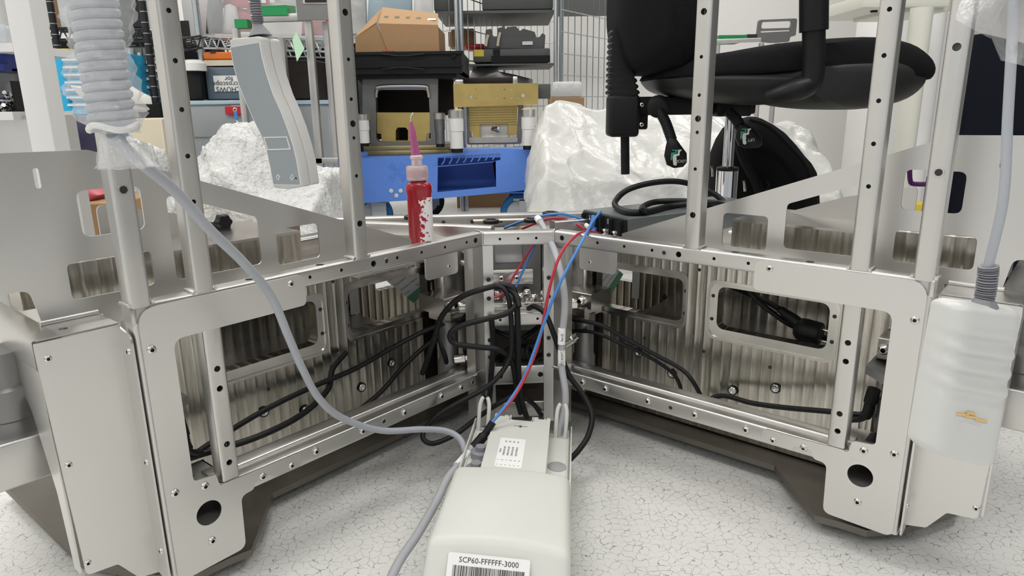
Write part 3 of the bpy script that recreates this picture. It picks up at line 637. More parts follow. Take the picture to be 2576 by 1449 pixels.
cable('red_wire', [(1510, 588, 1.345), (1478, 582, 1.25), (1445, 596, 1.18), (1410, 640, 1.145), (1385, 715, 1.13), (1370, 790, 1.125), (1356, 860, 1.12), (1330, 930, 1.105), (1292, 1000, 1.08), (1238, 1062, 1.052)], .0026, 'red_wire', 'red wire dropping from the power supply to the black shrink tube', 'wire')
cable('red_wire', [(1343, 614, 1.285), (1320, 650, 1.285), (1295, 690, 1.28), (1275, 725, 1.275), (1255, 745, 1.27), (1238, 748, 1.27)], .0022, 'red_wire', 'short red wire slanting through the opening under the centre rail', 'wire')
cable('blue_wire', [(1347, 614, 1.29), (1328, 655, 1.29), (1312, 690, 1.285), (1295, 725, 1.28), (1270, 748, 1.275)], .0022, 'blue_wire', 'short blue wire slanting through the opening under the centre rail', 'wire')
BK = 'black_rubber'; GB = 'black leads bundled at the centre post'
cable('power_lead', [(1306, 772, 1.175), (1295, 740, 1.19), (1262, 720, 1.20), (1215, 727, 1.19), (1155, 750, 1.19), (1112, 795, 1.20), (1095, 845, 1.21), (1075, 905, 1.22), (1062, 940, 1.23)], .0052, BK, 'black lead arching over the left of the centre post', group=GB)
cable('power_lead', [(1300, 745, 1.20), (1302, 762, 1.185), (1275, 788, 1.175), (1225, 802, 1.17), (1170, 816, 1.165), (1138, 832, 1.16), (1132, 850, 1.16), (1150, 866, 1.16), (1205, 873, 1.165), (1255, 880, 1.17), (1285, 905, 1.19), (1296, 950, 1.20), (1300, 1000, 1.21), (1310, 1040, 1.22)], .0050, BK, 'black lead making a wide hairpin loop in front of the centre post', group=GB)
cable('power_lead', [(1240, 718, 1.20), (1268, 728, 1.19), (1282, 765, 1.185), (1287, 840, 1.185), (1282, 900, 1.18), (1255, 945, 1.165), (1215, 980, 1.15), (1150, 1015, 1.13), (1095, 1050, 1.12), (1066, 1085, 1.11), (1068, 1108, 1.10), (1095, 1115, 1.10), (1150, 1090, 1.12), (1200, 1052, 1.15), (1250, 1018, 1.19), (1300, 995, 1.21), (1340, 1015, 1.23), (1362, 1045, 1.24)], .0046, BK, 'black lead looping out under the left bottom rail and back', group=GB)
cable('power_lead', [(1255, 716, 1.20), (1290, 725, 1.195), (1300, 770, 1.19), (1303, 850, 1.19), (1304, 930, 1.195), (1310, 1000, 1.21), (1325, 1050, 1.23)], .0056, BK, 'straight black lead hanging in the centre opening', group=GB)
cable('power_lead', [(1236, 800, 1.21), (1241, 870, 1.21), (1236, 940, 1.21), (1232, 1000, 1.22), (1230, 1040, 1.24)], .0052, BK, 'black lead running down against the left centre post', group=GB)
cable('power_lead', [(1330, 776, 1.24), (1345, 771, 1.22), (1372, 790, 1.20), (1393, 840, 1.185), (1410, 890, 1.175), (1432, 945, 1.165), (1468, 995, 1.15), (1489, 1045, 1.13), (1480, 1095, 1.11), (1458, 1130, 1.09), (1435, 1155, 1.07)], .0050, BK, 'black lead curving down right of the centre post to the control box')
def wpt(W, u, v, z): return W(u, v, z)
cable('power_lead', [WL.o.lerp(WL(-.02, -.05, .25), 1), WL(.05, -.09, .235), WL(.12, -.12, .21), WL(.20, -.13, .19), WL(.29, -.135, .182), WL(.37, -.13, .176), WL(.44, -.12, .168), WL(.515, -.10, .160), WL(.56, -.09, .15)], .0046, BK, 'black lead running along inside the left arm, upper of two')
cable('power_lead', [WL(.20, -.155, .215), WL(.235, -.15, .195), WL(.26, -.13, .172), WL(.31, -.105, .163), WL(.37, -.08, .164), WL(.44, -.07, .166), WL(.50, -.09, .162), WL(.55, -.10, .163), WL(.60, -.10, .185)], .0050, BK, 'black lead looping along inside the left arm, lower of two')
cable('power_lead', [WL(-.03, -.07, .235), WL(.04, -.10, .205), WL(.10, -.12, .165), WL(.17, -.11, .135), WL(.26, -.12, .10)], .0046, BK, 'black lead drooping behind the left bottom rail near the centre')
cable('thin_lead', [WR(-.03, -.06, .235), WR(.035, -.05, .243), WR(.07, -.06, .238), WR(.11, -.08, .215), WR(.16, -.10, .19), WR(.21, -.11, .17), WR(.235, -.11, .150), WR(.25, -.12, .115), WR(.26, -.13, .07)], .0040, BK, 'thin black lead with bright connector drooping inside the right arm')
m = MB(); a, b = at(1424, 864, 1.215), at(1447, 848, 1.205); m.lathe(a, b-a, [(.0085, 0), (.0085, .020), (.006, .021), (.006, .032)], 18); o = m.build('barrel_connector', 'screw_steel'); tag(o, 'bright barrel connector lying behind the right centre post', 'connector')
m = MB(); a, b = at(1144, 904, 1.235), at(1170, 901, 1.235); m.lathe(a, b-a, [(.0085, 0), (.0085, .020), (.006, .021), (.006, .032)], 18); o = m.build('barrel_connector', 'screw_steel'); tag(o, 'bright barrel connector lying behind the left centre post', 'connector')
cable('thin_lead', [WR(-.04, -.06, .205), WR(.04, -.07, .217), WR(.09, -.08, .205), WR(.14, -.10, .185), WR(.19, -.12, .152), WR(.205, -.13, .11), WR(.21, -.14, .06)], .0036, BK, 'thin black lead sagging low inside the right arm')
cable('thin_lead', [WR(.22, -.12, .085), WR(.255, -.125, .115), WR(.285, -.13, .131), WR(.34, -.12, .136), WR(.40, -.11, .148), WR(.47, -.10, .165), WR(.53, -.10, .175)], .0046, BK, 'black lead lying along the ledge at the outer right arm')
for i, (a, b, c, d_) in enumerate((((1240, 830), (1290, 850), (1340, 860), (1365, 850)), ((1245, 905), (1290, 870), (1330, 840), (1365, 815)), ((1240, 940), (1275, 890), (1320, 870), (1350, 900)), ((1330, 860), (1325, 890), (1345, 915), (1370, 905)), ((1250, 960), (1285, 915), (1330, 905), (1365, 890)), ((1130, 880), (1165, 900), (1185, 850), (1195, 800)), ((1100, 840), (1120, 900), (1125, 930), (1110, 960)), ((1180, 900), (1170, 880), (1180, 860), (1200, 850)))):
    Yb = 1.27 + .01*(i % 3)
    m = MB(); m.tube([at(*a, Yb), at(*b, Yb-.02), at(*c, Yb), at(*d_, Yb+.02)], .0046, 8, 6); o = m.build('tangled_lead', BK); tag(o, 'one of the black leads tangled inside the centre opening', 'cable', 'black leads tangled inside the centre of the base')

# ------------------------------------------------------------------ plug lying in the right arm
pl = empty('mains_plug', WR(.36, -.24, .214), 'black angled mains plug with two steel pins lying inside the right arm', 'plug')
pc = WR(.395, -.235, .246); ax = (WR.d*.96 + Z*(-.10)).normalized()
m = MB(); m.lathe(pc - ax*.030, ax, [(.013, 0), (.0205, .008), (.0215, .018), (.0215, .042), (.019, .045)], 22); m.build('plug_body', 'black_plastic', pl)
m = MB(); m.tube([pc - ax*.02, pc - ax*.03 + Z*.012, pc - ax*.048 + Z*.020, pc - ax*.060 + Z*.026], lambda t: .012 - .005*t, 12, 5); m.build('strain_relief', 'black_rubber', pl)
for s in (-1, 1):
    m = MB(); c = pc + ax*.012 + ax.cross(Vector((0, .7, .7))).normalized()*0 + Z*(s*.0105); m.cyl(c, c + ax*.024, .0028, 12); m.build('pin', 'screw_steel', pl)
m = MB(); m.tube([pc - ax*.06 + Z*.026, WR(.30, -.25, .285), WR(.25, -.27, .29), WR(.20, -.28, .30)], .0050, 10, 6); m.build('lead', 'black_rubber', pl)
cable('power_lead', [WR(.275, -.22, .33), WR(.285, -.225, .30), WR(.32, -.235, .27), WR(.36, -.25, .245), WR(.42, -.27, .228), WR(.46, -.29, .224)], .0050, BK, 'black lead hanging into the right pocket opening behind the plug')

# ------------------------------------------------------------------ job cards inside the arms
for nm_, cor, Yk, lab_ in (('L', ((968, 703), (1035, 652), (1108, 705), (1040, 762)), 1.43, 'white and green job card seen through the left arm window'), ('R', ((1470, 705), (1530, 655), (1568, 690), (1518, 774)), 1.42, 'white and green job card seen through the right arm window')):
    A, B_, C_, D_ = [at(x, y, Yk) for x, y in cor]; t = empty('job_card', (A+B_+C_+D_)/4, lab_, 'card'); th = Y*.0006
    def quad(nm, q, mt, par, off):
        m = MB(); q = [p - Y*off for p in q]; m.add(q + [p + th for p in q], [(0, 1, 2, 3), (7, 6, 5, 4), (0, 4, 5, 1), (1, 5, 6, 2), (2, 6, 7, 3), (3, 7, 4, 0)]); return m.build(nm, mt, par, smooth=False)
    cs_ = quad('card_sheet', (A, B_, C_, D_), 'paper', t, 0)
    quad('card_band', (D_.lerp(A, .24), C_.lerp(B_, .24), C_, D_), 'green_band', t, .0008)
    exv, eyv = (B_ - A).normalized(), (A - D_).normalized()
    if nm_ == 'L':
        for s_, f in (('WO ______', .10), ('Description ________', .30), ('Employee Name ______', .50), ('Date ____ Signature', .66)): text(s_, .0066, cs_, frame_m(A.lerp(D_, f) + exv*.004 - Y*.0006, exv, eyv), 'card_print', align='LEFT')
    else:
        for f in (.25, .45, .65): m = MB(); m.tube([A.lerp(D_, f) - Y*.001, B_.lerp(C_, f) - Y*.001], .0004, 4, 0); m.build('ruled_line', 'card_print', cs_)
m = MB(); m.plate(WL, rrect(.03, .052, .215, .33, .002), -.335, -.338); m.build('white_strip', 'white_plastic', mach)
m = MB(); m.plate(WR, rrect(-.03, -.012, .215, .33, .002), -.335, -.338); m.build('white_strip', 'white_plastic', mach)

# ------------------------------------------------------------------ bottle of thread locker on the left arm deck
bc_ = at(1060, 600, 1.26); bc_.z = .384
bt = empty('glue_bottle', bc_, 'red squeeze bottle with stained white label and pink needle tip', 'bottle')
def zpx(y, Yd=1.26): return at(1060, y, Yd).z
def ell(z, rx, ry, ox=0, n=28, p=2.6):
    out = []
    for k in range(n):
        a = 2*math.pi*k/n; ca, sa = math.cos(a), math.sin(a)
        out.append(Vector((bc_.x + ox + rx*math.copysign(abs(ca)**(2/p), ca), bc_.y + ry*math.copysign(abs(sa)**(2/p), sa), z)))
    return out
zt_ = zpx(462); m = MB(); m.loft([ell(.384, .021, .013), ell(.386, .0225, .0145), ell(zpx(490), .0225, .0145), ell(zpx(478), .0240, .0160), ell(zpx(468), .0238, .0158), ell(zpx(460), .0205, .0140), ell(zpx(456), .014, .012), ell(zpx(450), .013, .012)]); m.build('bottle_body', 'red_bottle', bt)
m = MB(); rows = []
for z in (.387, zpx(540), zpx(495)):
    rows.append([p for p in ell(z, .0229, .0149) if p.y <= bc_.y + .002 and p.x > bc_.x - .002])
for r_ in rows: r_.sort(key=lambda p: (p.x, p.y))
m.loft(rows, cap=False, closed=False)
lm = mat('stained_label', (.80, .79, .79), 0, .6); nt = lm.node_tree; b_ = nt.nodes['Principled BSDF']
tn = nt.nodes.new('ShaderNodeTexNoise'); tn.inputs['Scale'].default_value = 170; tn.inputs['Detail'].default_value = 5; tcn = nt.nodes.new('ShaderNodeTexCoord'); nt.links.new(tcn.outputs['Object'], tn.inputs['Vector'])
sp = nt.nodes.new('ShaderNodeSeparateXYZ'); nt.links.new(tcn.outputs['Object'], sp.inputs[0]); mr = nt.nodes.new('ShaderNodeMapRange'); mr.inputs['From Min'].default_value = -.002; mr.inputs['From Max'].default_value = .024; mr.inputs['To Min'].default_value = .60; mr.inputs['To Max'].default_value = .28
nt.links.new(sp.outputs['X'], mr.inputs['Value']); lt = nt.nodes.new('ShaderNodeMath'); lt.operation = 'LESS_THAN'; nt.links.new(tn.outputs['Fac'], lt.inputs[0]); nt.links.new(mr.outputs[0], lt.inputs[1])
mx = nt.nodes.new('ShaderNodeMix'); mx.data_type = 'RGBA'; mx.inputs['A'].default_value = (.80, .79, .79, 1); mx.inputs['B'].default_value = (.40, .01, .03, 1); nt.links.new(lt.outputs[0], mx.inputs['Factor']); nt.links.new(mx.outputs['Result'], b_.inputs['Base Color'])
m.build('bottle_label', 'stained_label', bt)
cz = Vector((bc_.x - .002, bc_.y, 0)); zc_ = lambda y: Vector((cz.x, cz.y, zpx(y)))
m = MB(); ring = []
for r_, y in ((.0188, 452), (.0192, 436), (.0192, 422), (.0178, 417), (.0100, 416)):
    ring.append([zc_(y) + Vector((math.cos(2*math.pi*k/64)*r_*(1 + (.022 if k % 2 else 0)), math.sin(2*math.pi*k/64)*r_*(1 + (.022 if k % 2 else 0)), 0)) for k in range(64)])
m.loft(ring); m.build('screw_cap', 'bottle_cap', bt, ang=25)
m = MB(); m.lathe(zc_(446), Z, [(.0135, 0), (.0135, .012)], 20); m.build('thread', 'cap_stain', bt)
m = MB(); h = lambda y: zpx(y) - zpx(417); m.lathe(zc_(417), Z, [(.0098, 0), (.0098, h(402)), (.0118, h(399)), (.0118, h(393)), (.0095, h(390)), (.0070, h(389))], 24); m.build('nozzle_base', 'bottle_cap', bt)
cn = Vector((cz.x - .004, cz.y, 0))
m = MB(); b0 = zpx(391); m.lathe(Vector((cn.x + .003, cn.y, b0)), Vector((-.006, 0, zpx(310)-b0)), [(.0085, 0), (.0062, zpx(350)-b0), (.0066, zpx(347)-b0), (.0060, zpx(330)-b0), (.0030, zpx(306)-b0)], 18); m.build('needle_hub', 'needle_pink', bt)
m = MB(); m.tube([Vector((cn.x - .003, cn.y, zpx(312))), Vector((cn.x - .003, cn.y, zpx(296))), Vector((cn.x - .001, cn.y, zpx(289))), Vector((cn.x + .002, cn.y, zpx(283)))], .0011, 8, 5); m.build('needle', 'screw_steel', bt)

# ------------------------------------------------------------------ power supply on the right arm deck
FLp, FRp, BRp = Vector((.1435, 1.395, 0)), Vector((.2147, 1.272, 0)), Vector((.497, 1.528, 0))
ps_x = (FRp - FLp).normalized(); ps_y = Z.cross(ps_x); PW, PL_, PH = (FRp - FLp).length, .38, .056; pz0 = .3785
P = lambda a, b, z: FLp + ps_x*a + ps_y*b + Z*(pz0 + z)
ps = empty('power_supply', P(PW/2, PL_/2, 0), 'grey metal power supply with open black terminal end on the right arm', 'power supply')
m = MB(); m.rbar(P(0, .004, 0), ps_y, ps_x, Z, PL_-.004, PW, PH, .0015); m.build('case', 'psu_body', ps)
m = MB(); m.rbar(P(.003, 0, .003), ps_y, ps_x, Z, .004, PW-.006, PH-.006, .001); m.build('terminal_panel', 'psu_black', ps)
for i in range(5):
    m = MB(); m.box(P(.012 + i*.0295, -.004, .036), ps_x, ps_y, Z, .0018, .010, .030); m.build('divider', 'psu_black', ps)
for (a, z) in ((.018, .026), (.041, .026), (.075, .022), (.105, .022), (.018, .007), (.041, .007), (.075, .004), (.105, .004)):
    screw(ps, P(a, -.001, z), -ps_y, .0072, SCREW_B)
for (a, z, w_) in ((.090, .021, .052), (.090, .004, .052)):
    m = MB(); m.rbar(P(a - w_/2, -.0006, z-.007), ps_x, ps_y, Z, w_, .0012, .015, .0003); m.build('bus_bar', 'bright_block', ps)
for a in (.03, .060, .088):
    m = MB(); m.box(P(a, -.0005, .044), ps_x, ps_y, Z, .005, .002, .010); m.build('terminal_clip', 'screw_steel', ps)
for (a, z, h_) in ((.050, .040, .022), (.052, .020, .014)):
    m = MB(); m.tube([P(a, -.012, z-h_/2), P(a+.002, -.010, z), P(a, -.006, z+h_/2)], .0055, 8, 4); m.build('wire_lug', 'blue_wire', ps)
m = MB(); m.tube([P(.032, -.012, .030), P(.045, -.014, .027)], .005, 10, 3); m.build('lug_sleeve', 'white_plastic', ps)
screw(ps, P(PW+.0002, .055, .032), ps_x, .004)
zt2 = pz0 + PH + .006
def onps(px, py, dz=0): return atz(px, py, zt2 + dz)
m = MB(); m.tube([at(1830, 520, 1.50), at(1800, 490, 1.52), at(1740, 464, 1.52), at(1690, 456, 1.50), at(1630, 462, 1.47), at(1578, 478, 1.44), onps(1550, 503, .008), onps(1550, 520), onps(1580, 534), onps(1630, 532), onps(1690, 518), onps(1760, 513, .004), at(1830, 520, 1.47), at(1870, 548, 1.44), at(1895, 590, 1.42), at(1925, 640, 1.41)], .0062, 12, 8)
o = m.build('mains_cable', 'black_rubber'); tag(o, 'thick black power cord looped on top of the power supply', 'cord')
m = MB(); m.tube([onps(1650, 540, -.03), onps(1622, 530, .004), onps(1618, 520, .006), onps(1650, 508, .008), onps(1720, 506, .008), onps(1800, 512, .004), at(1860, 530, 1.46), at(1930, 570, 1.42), at(1990, 600, 1.40)], .0060, 12, 8)
o = m.build('mains_cable', 'black_rubber'); tag(o, 'black power cord doubled back beside the loop on the power supply', 'cord')

# ------------------------------------------------------------------ hanging handset, left
tn_ = Vector((.89, -.456, 0)).normalized(); nn_ = Vector((-.456, -.89, 0)).normalized()
HF = Fr(at(650, 270, .80) * 1.0, tn_, nn_); HF.o.z = 0
hp = lambda x, y: HF.px(560 + x/2.957, y/2.957)
left = [(48, 300), (60, 390), (85, 480), (120, 620), (175, 760), (240, 900), (290, 1010), (330, 1130), (355, 1260), (372, 1380)]
right = [(283, 285), (300, 400), (335, 540), (390, 700), (445, 820), (495, 950), (535, 1080), (565, 1200), (596, 1388)]
out = [hp(*p) for p in left] + [hp(385, 1400), hp(480, 1408)] + [hp(*p) for p in right[::-1]] + [hp(262, 268), hp(70, 285)]
hset = empty('handset', HF(*[HF.px(680, 470)[0], 0, HF.px(680, 470)[1]]), 'grey handset with blue-grey face hanging in front of the left arm', 'handset')
m = MB(); m.plate(HF, out, 0, -.013); m.build('front_shell', 'handset_body', hset, bevel=(.0022, 3), ang=50)
m = MB(); cen = Vector(hp(300, 850)); out2 = [((u - cen.x)*.985 + cen.x, (z - cen.y)*.992 + cen.y) for u, z in out]
# rear shell with finger waves along its right edge
out3 = []
for i, (u, z) in enumerate(out2): out3.append((u, z))
m.plate(HF, out3, -.0135, -.029); m.build('back_shell', 'handset_body', hset, bevel=(.004, 3), ang=50)
wv = MB()
rb = [hp(x + 4, y) for x, y in ((300, 420), (318, 500), (345, 580), (372, 660), (400, 740), (430, 810), (462, 880), (492, 950))]
for i, p in enumerate(rb):
    q = HF(p[0] - .012, -.028, p[1]); wv = MB(); wv.tube([HF(p[0]-.034, -.0275, p[1]-.001), HF(p[0]-.02, -.030, p[1]), HF(p[0]-.006, -.0285, p[1])], lambda t: .0045 + .0015*math.sin(math.pi*t), 10, 4); wv.build('finger_rib', 'handset_body', hset)
lp = [(66, 355), (85, 470), (125, 620), (182, 765), (245, 905), (297, 1010), (338, 1130), (362, 1250), (384, 1368)]; rp = [(272, 318), (290, 420), (322, 545), (375, 705), (430, 825), (480, 955), (522, 1080), (550, 1200), (578, 1372)]
def grow(pts, d): return pts
pan = [hp(*p) for p in lp] + [hp(*p) for p in rp[::-1]]
m = MB(); c_ = [sum(p[0] for p in pan)/len(pan), sum(p[1] for p in pan)/len(pan)]
line = [hp(x - 7, y + (-8 if i == 0 else 0) + (8 if i == len(lp)-1 else 0)) for i, (x, y) in enumerate(lp)] + [hp(x + 9, y + (-8 if i == 0 else 0) + (8 if i == len(rp)-1 else 0)) for i, (x, y) in list(enumerate(rp))[::-1]]
m.plate(HF, line, .0000, .0006); m.build('panel_border', 'handset_line', hset, smooth=False)
m = MB(); m.plate(HF, pan, .0003, .0010); m.build('face_panel', 'handset_panel', hset, smooth=False)
w1 = [hp(308, 1018), hp(485, 1014), hp(514, 1112), hp(338, 1118)]; w2 = [hp(318, 1027), hp(480, 1023), hp(503, 1103), hp(343, 1108)]
m = MB(); m.plate(HF, w1, .0008, .0014, [w2]); m.build('display_frame', 'handset_line', hset, smooth=False)
for cx_, dirn in ((418, 1), (521, -1)):
    arr = [(-18, 8*0), (0, -24*dirn), (18, 0), (9, 0), (9, 20*dirn), (-9, 20*dirn), (-9, 0)]
    o1 = [hp(cx_ + x, 1318 + y) for x, y in arr]; arr2 = [(-9, -3*dirn), (0, -15*dirn), (9, -3*dirn), (5, -3*dirn), (5, 16*dirn), (-5, 16*dirn), (-5, -3*dirn)]; o2 = [hp(cx_ + x, 1318 + y) for x, y in arr2]
    m = MB(); m.plate(HF, o1, .0008, .0014, [o2]); m.build('arrow_mark', 'handset_line', hset, smooth=False)
m = MB(); hu = hp(551, 1325); m.lathe(HF(hu[0], .001, hu[1]), HF.n, [(.0011, 0), (.0011, .0004)], 12); m.build('indicator', 'ink', hset)
m = MB(); pts = [HF(*[hp(175, 20)[0], -.013, hp(175, -60)[1]]), HF(hp(172, 20)[0], -.013, hp(175, 0)[1]), HF(hp(185, 100)[0], -.013, hp(185, 100)[1]), HF(hp(195, 170)[0], -.013, hp(195, 170)[1]), HF(hp(212, 255)[0], -.013, hp(212, 262)[1])]
m.tube(pts, lambda t: .0040 + (.0010*(1 if int(t*60) % 3 else -1) if .15 < t < .72 else 0) + (.009*(t-.74)/.26 if t > .74 else .0016), 14, 16); m.build('strain_relief', 'strain_relief', hset, ang=20)
m = MB(); p0 = pts[0]; m.tube([p0, p0 + Vector((-.004, .0, .08)), p0 + Vector((-.01, .01, .25))], .0042, 10, 6); m.build('lead', 'grey_cable', hset)

# ------------------------------------------------------------------ hanging handset, right (back side with finger grips)
tn_ = Vector((.97, .24, 0)).normalized(); nn_ = Vector((.24, -.97, 0)).normalized()
GF = Fr(at(2450, 960, .50), tn_, nn_); GF.o.z = 0
gp = lambda x, y: GF.px(2280 + x/2.682, 660 + y/2.682)
tl, tr_, brr, bl = (352, 278), (812, 330), (612, 1412), (160, 1292)
hs2 = empty('handset', GF(*[gp(390, 1350)[0], 0, gp(390, 1350)[1]]), 'pale grey handset with wavy finger grips hanging by the right arm', 'handset')
rings = []; NT = 60
for i in range(NT+1):
    t = i/NT; A = Vector(gp(*[tl[k] + (bl[k]-tl[k])*t for k in (0, 1)])); B_ = Vector(gp(*[tr_[k] + (brr[k]-tr_[k])*t for k in (0, 1)]))
    wav = .0022*math.cos((t-.05)*2*math.pi/.118)*max(0, min(1, (t-.10)*8))*max(0, min(1, (.66-t)*8)) + (.003 if t > .62 else 0)*0
    e = min(t, 1-t)*20; sh = 1 - .10*max(0, 1-e)**2; dep = max(0, 1-e)**2*.006
    mid = (A+B_)/2; A2 = mid + (A-mid)*sh; B2 = mid + (B_-mid)*sh; dv = B2-A2; ring = []
    for k in range(17):
        s = k/16; x = -1 + 2*s; edge = (1-abs(x)**8); v = .002 + wav*edge - .008*(abs(x)**8) - dep; p = A2 + dv*s; ring.append(GF(p.x, v, p.y))
    for s in (1, .5, 0):
        p = A2 + dv*s; ring.append(GF(p.x, -.024 + dep, p.y))
    rings.append(ring)
m = MB(); m.loft(rings); m.build('shell', 'handset_white', hs2, ang=60)
for (x0, y0, x1, y1) in ((320, 1012, 395, 1020), (375, 1025, 455, 1040), (445, 1048, 525, 1064), (385, 1004, 445, 1012)):
    a, b = gp(x0, y0), gp(x1, y1); m = MB(); m.box(GF((a[0]+b[0])/2, .0032, (a[1]+b[1])/2), (GF(b[0], 0, b[1]) - GF(a[0], 0, a[1])).normalized(), GF.n, (GF(b[0], 0, b[1]) - GF(a[0], 0, a[1])).normalized().cross(GF.n), (Vector(b)-Vector(a)).length, .0006, .0014); m.build('print_mark', 'orange_print', hs2, smooth=False)
m = MB(); m.tube([GF(*[gp(*p)[0], .0021, gp(*p)[1]]) for p in ((312, 1145), (325, 1080), (345, 1062), (420, 1072), (490, 1095))], .0006, 6, 5); m.build('battery_groove', 'handset_line', hs2)
g3 = lambda x, y, v=-.011: GF(gp(x, y)[0], v, gp(x, y)[1])
m = MB(); m.tube([g3(642, 40), g3(640, 90), g3(630, 170), g3(620, 240), g3(610, 280), g3(605, 330)], lambda t: .0050 + (.0012*(1 if int(t*66) % 3 else -1) if t < .74 else 0) + (.016*(t-.74) + .0012 if t > .74 else .001), 16, 16); m.build('strain_relief', 'strain_relief', hs2, ang=20)
m = MB(); m.tube([g3(642, 45), at(2524, 500, .505), at(2535, 300, .51), at(2546, 100, .515), at(2552, -60, .52), at(2556, -260, .53)], .0035, 12, 6); m.build('lead', 'pale_cable', hs2)

# ------------------------------------------------------------------ coiled cable in a clear bag, top left
cA, cB_ = at(220, -90, .55), at(285, 320, .55)
axd = (cB_ - cA).normalized(); Lc = (cB_ - cA).length; e1 = axd.orthogonal().normalized(); e2 = axd.cross(e1)
turns = int(Lc/.0069); m = MB(); pts = []
for i in range(turns*14+1):
    a = 2*math.pi*i/14; s = i/(turns*14); pts.append(cA + axd*(Lc*s) + (e1*math.cos(a) + e2*math.sin(a))*.0138)
m.tube(pts, .0038, 8, 0); o = m.build('coiled_cable', 'pale_cable'); tag(o, 'grey coiled cable hanging inside the clear plastic bag', 'cable')
bag = empty('plastic_bag', cB_, 'clear plastic bag taped around the coiled cable', 'bag')
random.seed(5); rings = []
for i in range(26):
    t = i/25; c = cA + axd*(Lc*(t*1.06 - .02)) + X*.003*math.sin(t*7); rr = .027 - .003*t + .003*math.sin(t*9) + (-.010*max(0, (t-.9)*10))
    if 0.55 < t < .78: rr += .004
    rings.append([c + (e1*math.cos(2*math.pi*k/30)*(.85) + e2*math.sin(2*math.pi*k/30))*(rr + random.uniform(-.0026, .0026) + .0022*math.sin(k*.9 + i*1.7)) for k in range(30)])
m = MB(); m.loft(rings, cap=False); m.build('bag_sleeve', 'bag_film', bag, ang=180)
rings = []
for i in range(9):
    t = i/8; c = cB_ + axd*(.004 + .026*t) + X*(.006*t) + Z*(-.001*t); rr = .010 + .009*t
    rings.append([c + (e1*math.cos(2*math.pi*k/24) + e2*math.sin(2*math.pi*k/24))*(rr*(1 + .30*math.sin(k*2.1 + t*3)*t)) for k in range(24)])
m = MB(); m.loft(rings, cap=False); m.build('bag_skirt', 'bag_film', bag, ang=180)
m = MB(); m.tube([cB_ + (e1*math.cos(a) + e2*math.sin(a))*.0165 + axd*.002*math.sin(3*a) for a in [2*math.pi*k/16 for k in range(17)]], .0026, 8, 3); m.build('tie_strip', 'white_plastic', bag)
# clear bag corner, top right
m = MB(); rings = []
for i in range(10):
    t = i/9; rings.append([at(2415 + 170*s + 10*math.sin(t*5+s*4), -60 + 40*s*t + (190*t if s > .5 else 110*t + 70*t*s), .46 + .03*math.sin(s*6 + t*4)) for s in [k/9 for k in range(10)]])
m.loft(rings, cap=False, closed=False); o = m.build('plastic_bag', 'bag_film', ang=180); tag(o, 'clear plastic bag hanging at the top right behind the handset lead', 'bag')

# ------------------------------------------------------------------ background helpers
def rect_px(x0, y0, x1, y1, Yf):          # world x0,x1,z0,z1 of a pixel rectangle standing at distance Yf
    xm, ym = (x0+x1)/2, (y0+y1)/2
    a, b = at(x0, ym, Yf), at(x1, ym, Yf); c, d = at(xm, y0, Yf), at(xm, y1, Yf)
    return a.x, b.x, d.z, c.z
def pbox(name, x0, y0, x1, y1, Yf, dep, mat_, parent=None, bevel=None, floor=False, label=None):
    xa, xb, za, zb = rect_px(x0, y0, x1, y1, Yf)
    if floor: za = 0.0
    m = MB(); m.abox(xa, xb, Yf, Yf+dep, za, zb); return m.build(name, mat_, parent, bevel=bevel, label=label)
def pillow(m, outl, Yc, hd, p=3.0, q=2.2, n=9, floor=None, zs=.5, sm=0):
    if sm: outl = [(p.x, p.y) for p in catmull([Vector((x, y, 0)) for x, y in outl] + [Vector((*outl[0], 0))], sm)[:-1]]
    pts = [at(x, y, Yc) for x, y in outl]
    if floor is not None: pts = [Vector((a.x, a.y, max(a.z, floor))) for a in pts]
    cx_ = (min(a.x for a in pts)+max(a.x for a in pts))/2; cz_ = (min(a.z for a in pts)+max(a.z for a in pts))/2
    rings = []
    for i in range(n+1):
        t = -1 + 2*i/n; s = max(.02, (1 - abs(t)**p))**(1/q); s2 = 1 - (1-s)*zs
        rings.append([Vector((cx_ + (a.x-cx_)*s, Yc + hd*t, (cz_ + (a.z-cz_)*s2) if floor is None else (floor + (a.z-floor)*s2))) for a in pts])
    m.loft(rings); return m
from mathutils import noise as NZ
def mound(name, x0, x1, y0, y1, hfun, mat_, nx=60, ny=36, seed=1, amp=.03, label=None, cat=None, fs_=(5, 13, 34), ang=40, skew=(1, 1.3)):
    m = MB(); vs = []
    for j in range(ny+1):
        for i in range(nx+1):
            s, t = i/nx, j/ny; x = x0 + (x1-x0)*s; y = y0 + (y1-y0)*t
            e = min(1, min(s, 1-s)*14) ** .45 * min(1, min(t, 1-t)*9)**.45; h = hfun(s, t)*e; r = 0; dx = dy = 0
            for k, f in enumerate(fs_):
                q = Vector(((x*skew[0] + h*.8)*f + seed*7.3, y*f*skew[1], (h - .5*x)*f*.5 + k*11)); r += (.5 - abs(NZ.noise(q)))*amp*(1, .5, .25)[k]*1.6
                dx += NZ.noise(q + Vector((31, 7, 5)))*amp*(1, .6, .3)[k]; dy += NZ.noise(q + Vector((3, 57, 9)))*amp*(1, .6, .3)[k]
            vs.append(Vector((x + dx, y + dy, max(0, h + r*min(1, e*1.5) - amp*.4))))
    fs = [(j*(nx+1)+i, j*(nx+1)+i+1, (j+1)*(nx+1)+i+1, (j+1)*(nx+1)+i) for j in range(ny) for i in range(nx)]
    m.add(vs, fs); o = m.build(name, mat_, ang=ang); tag(o, label, cat); return o

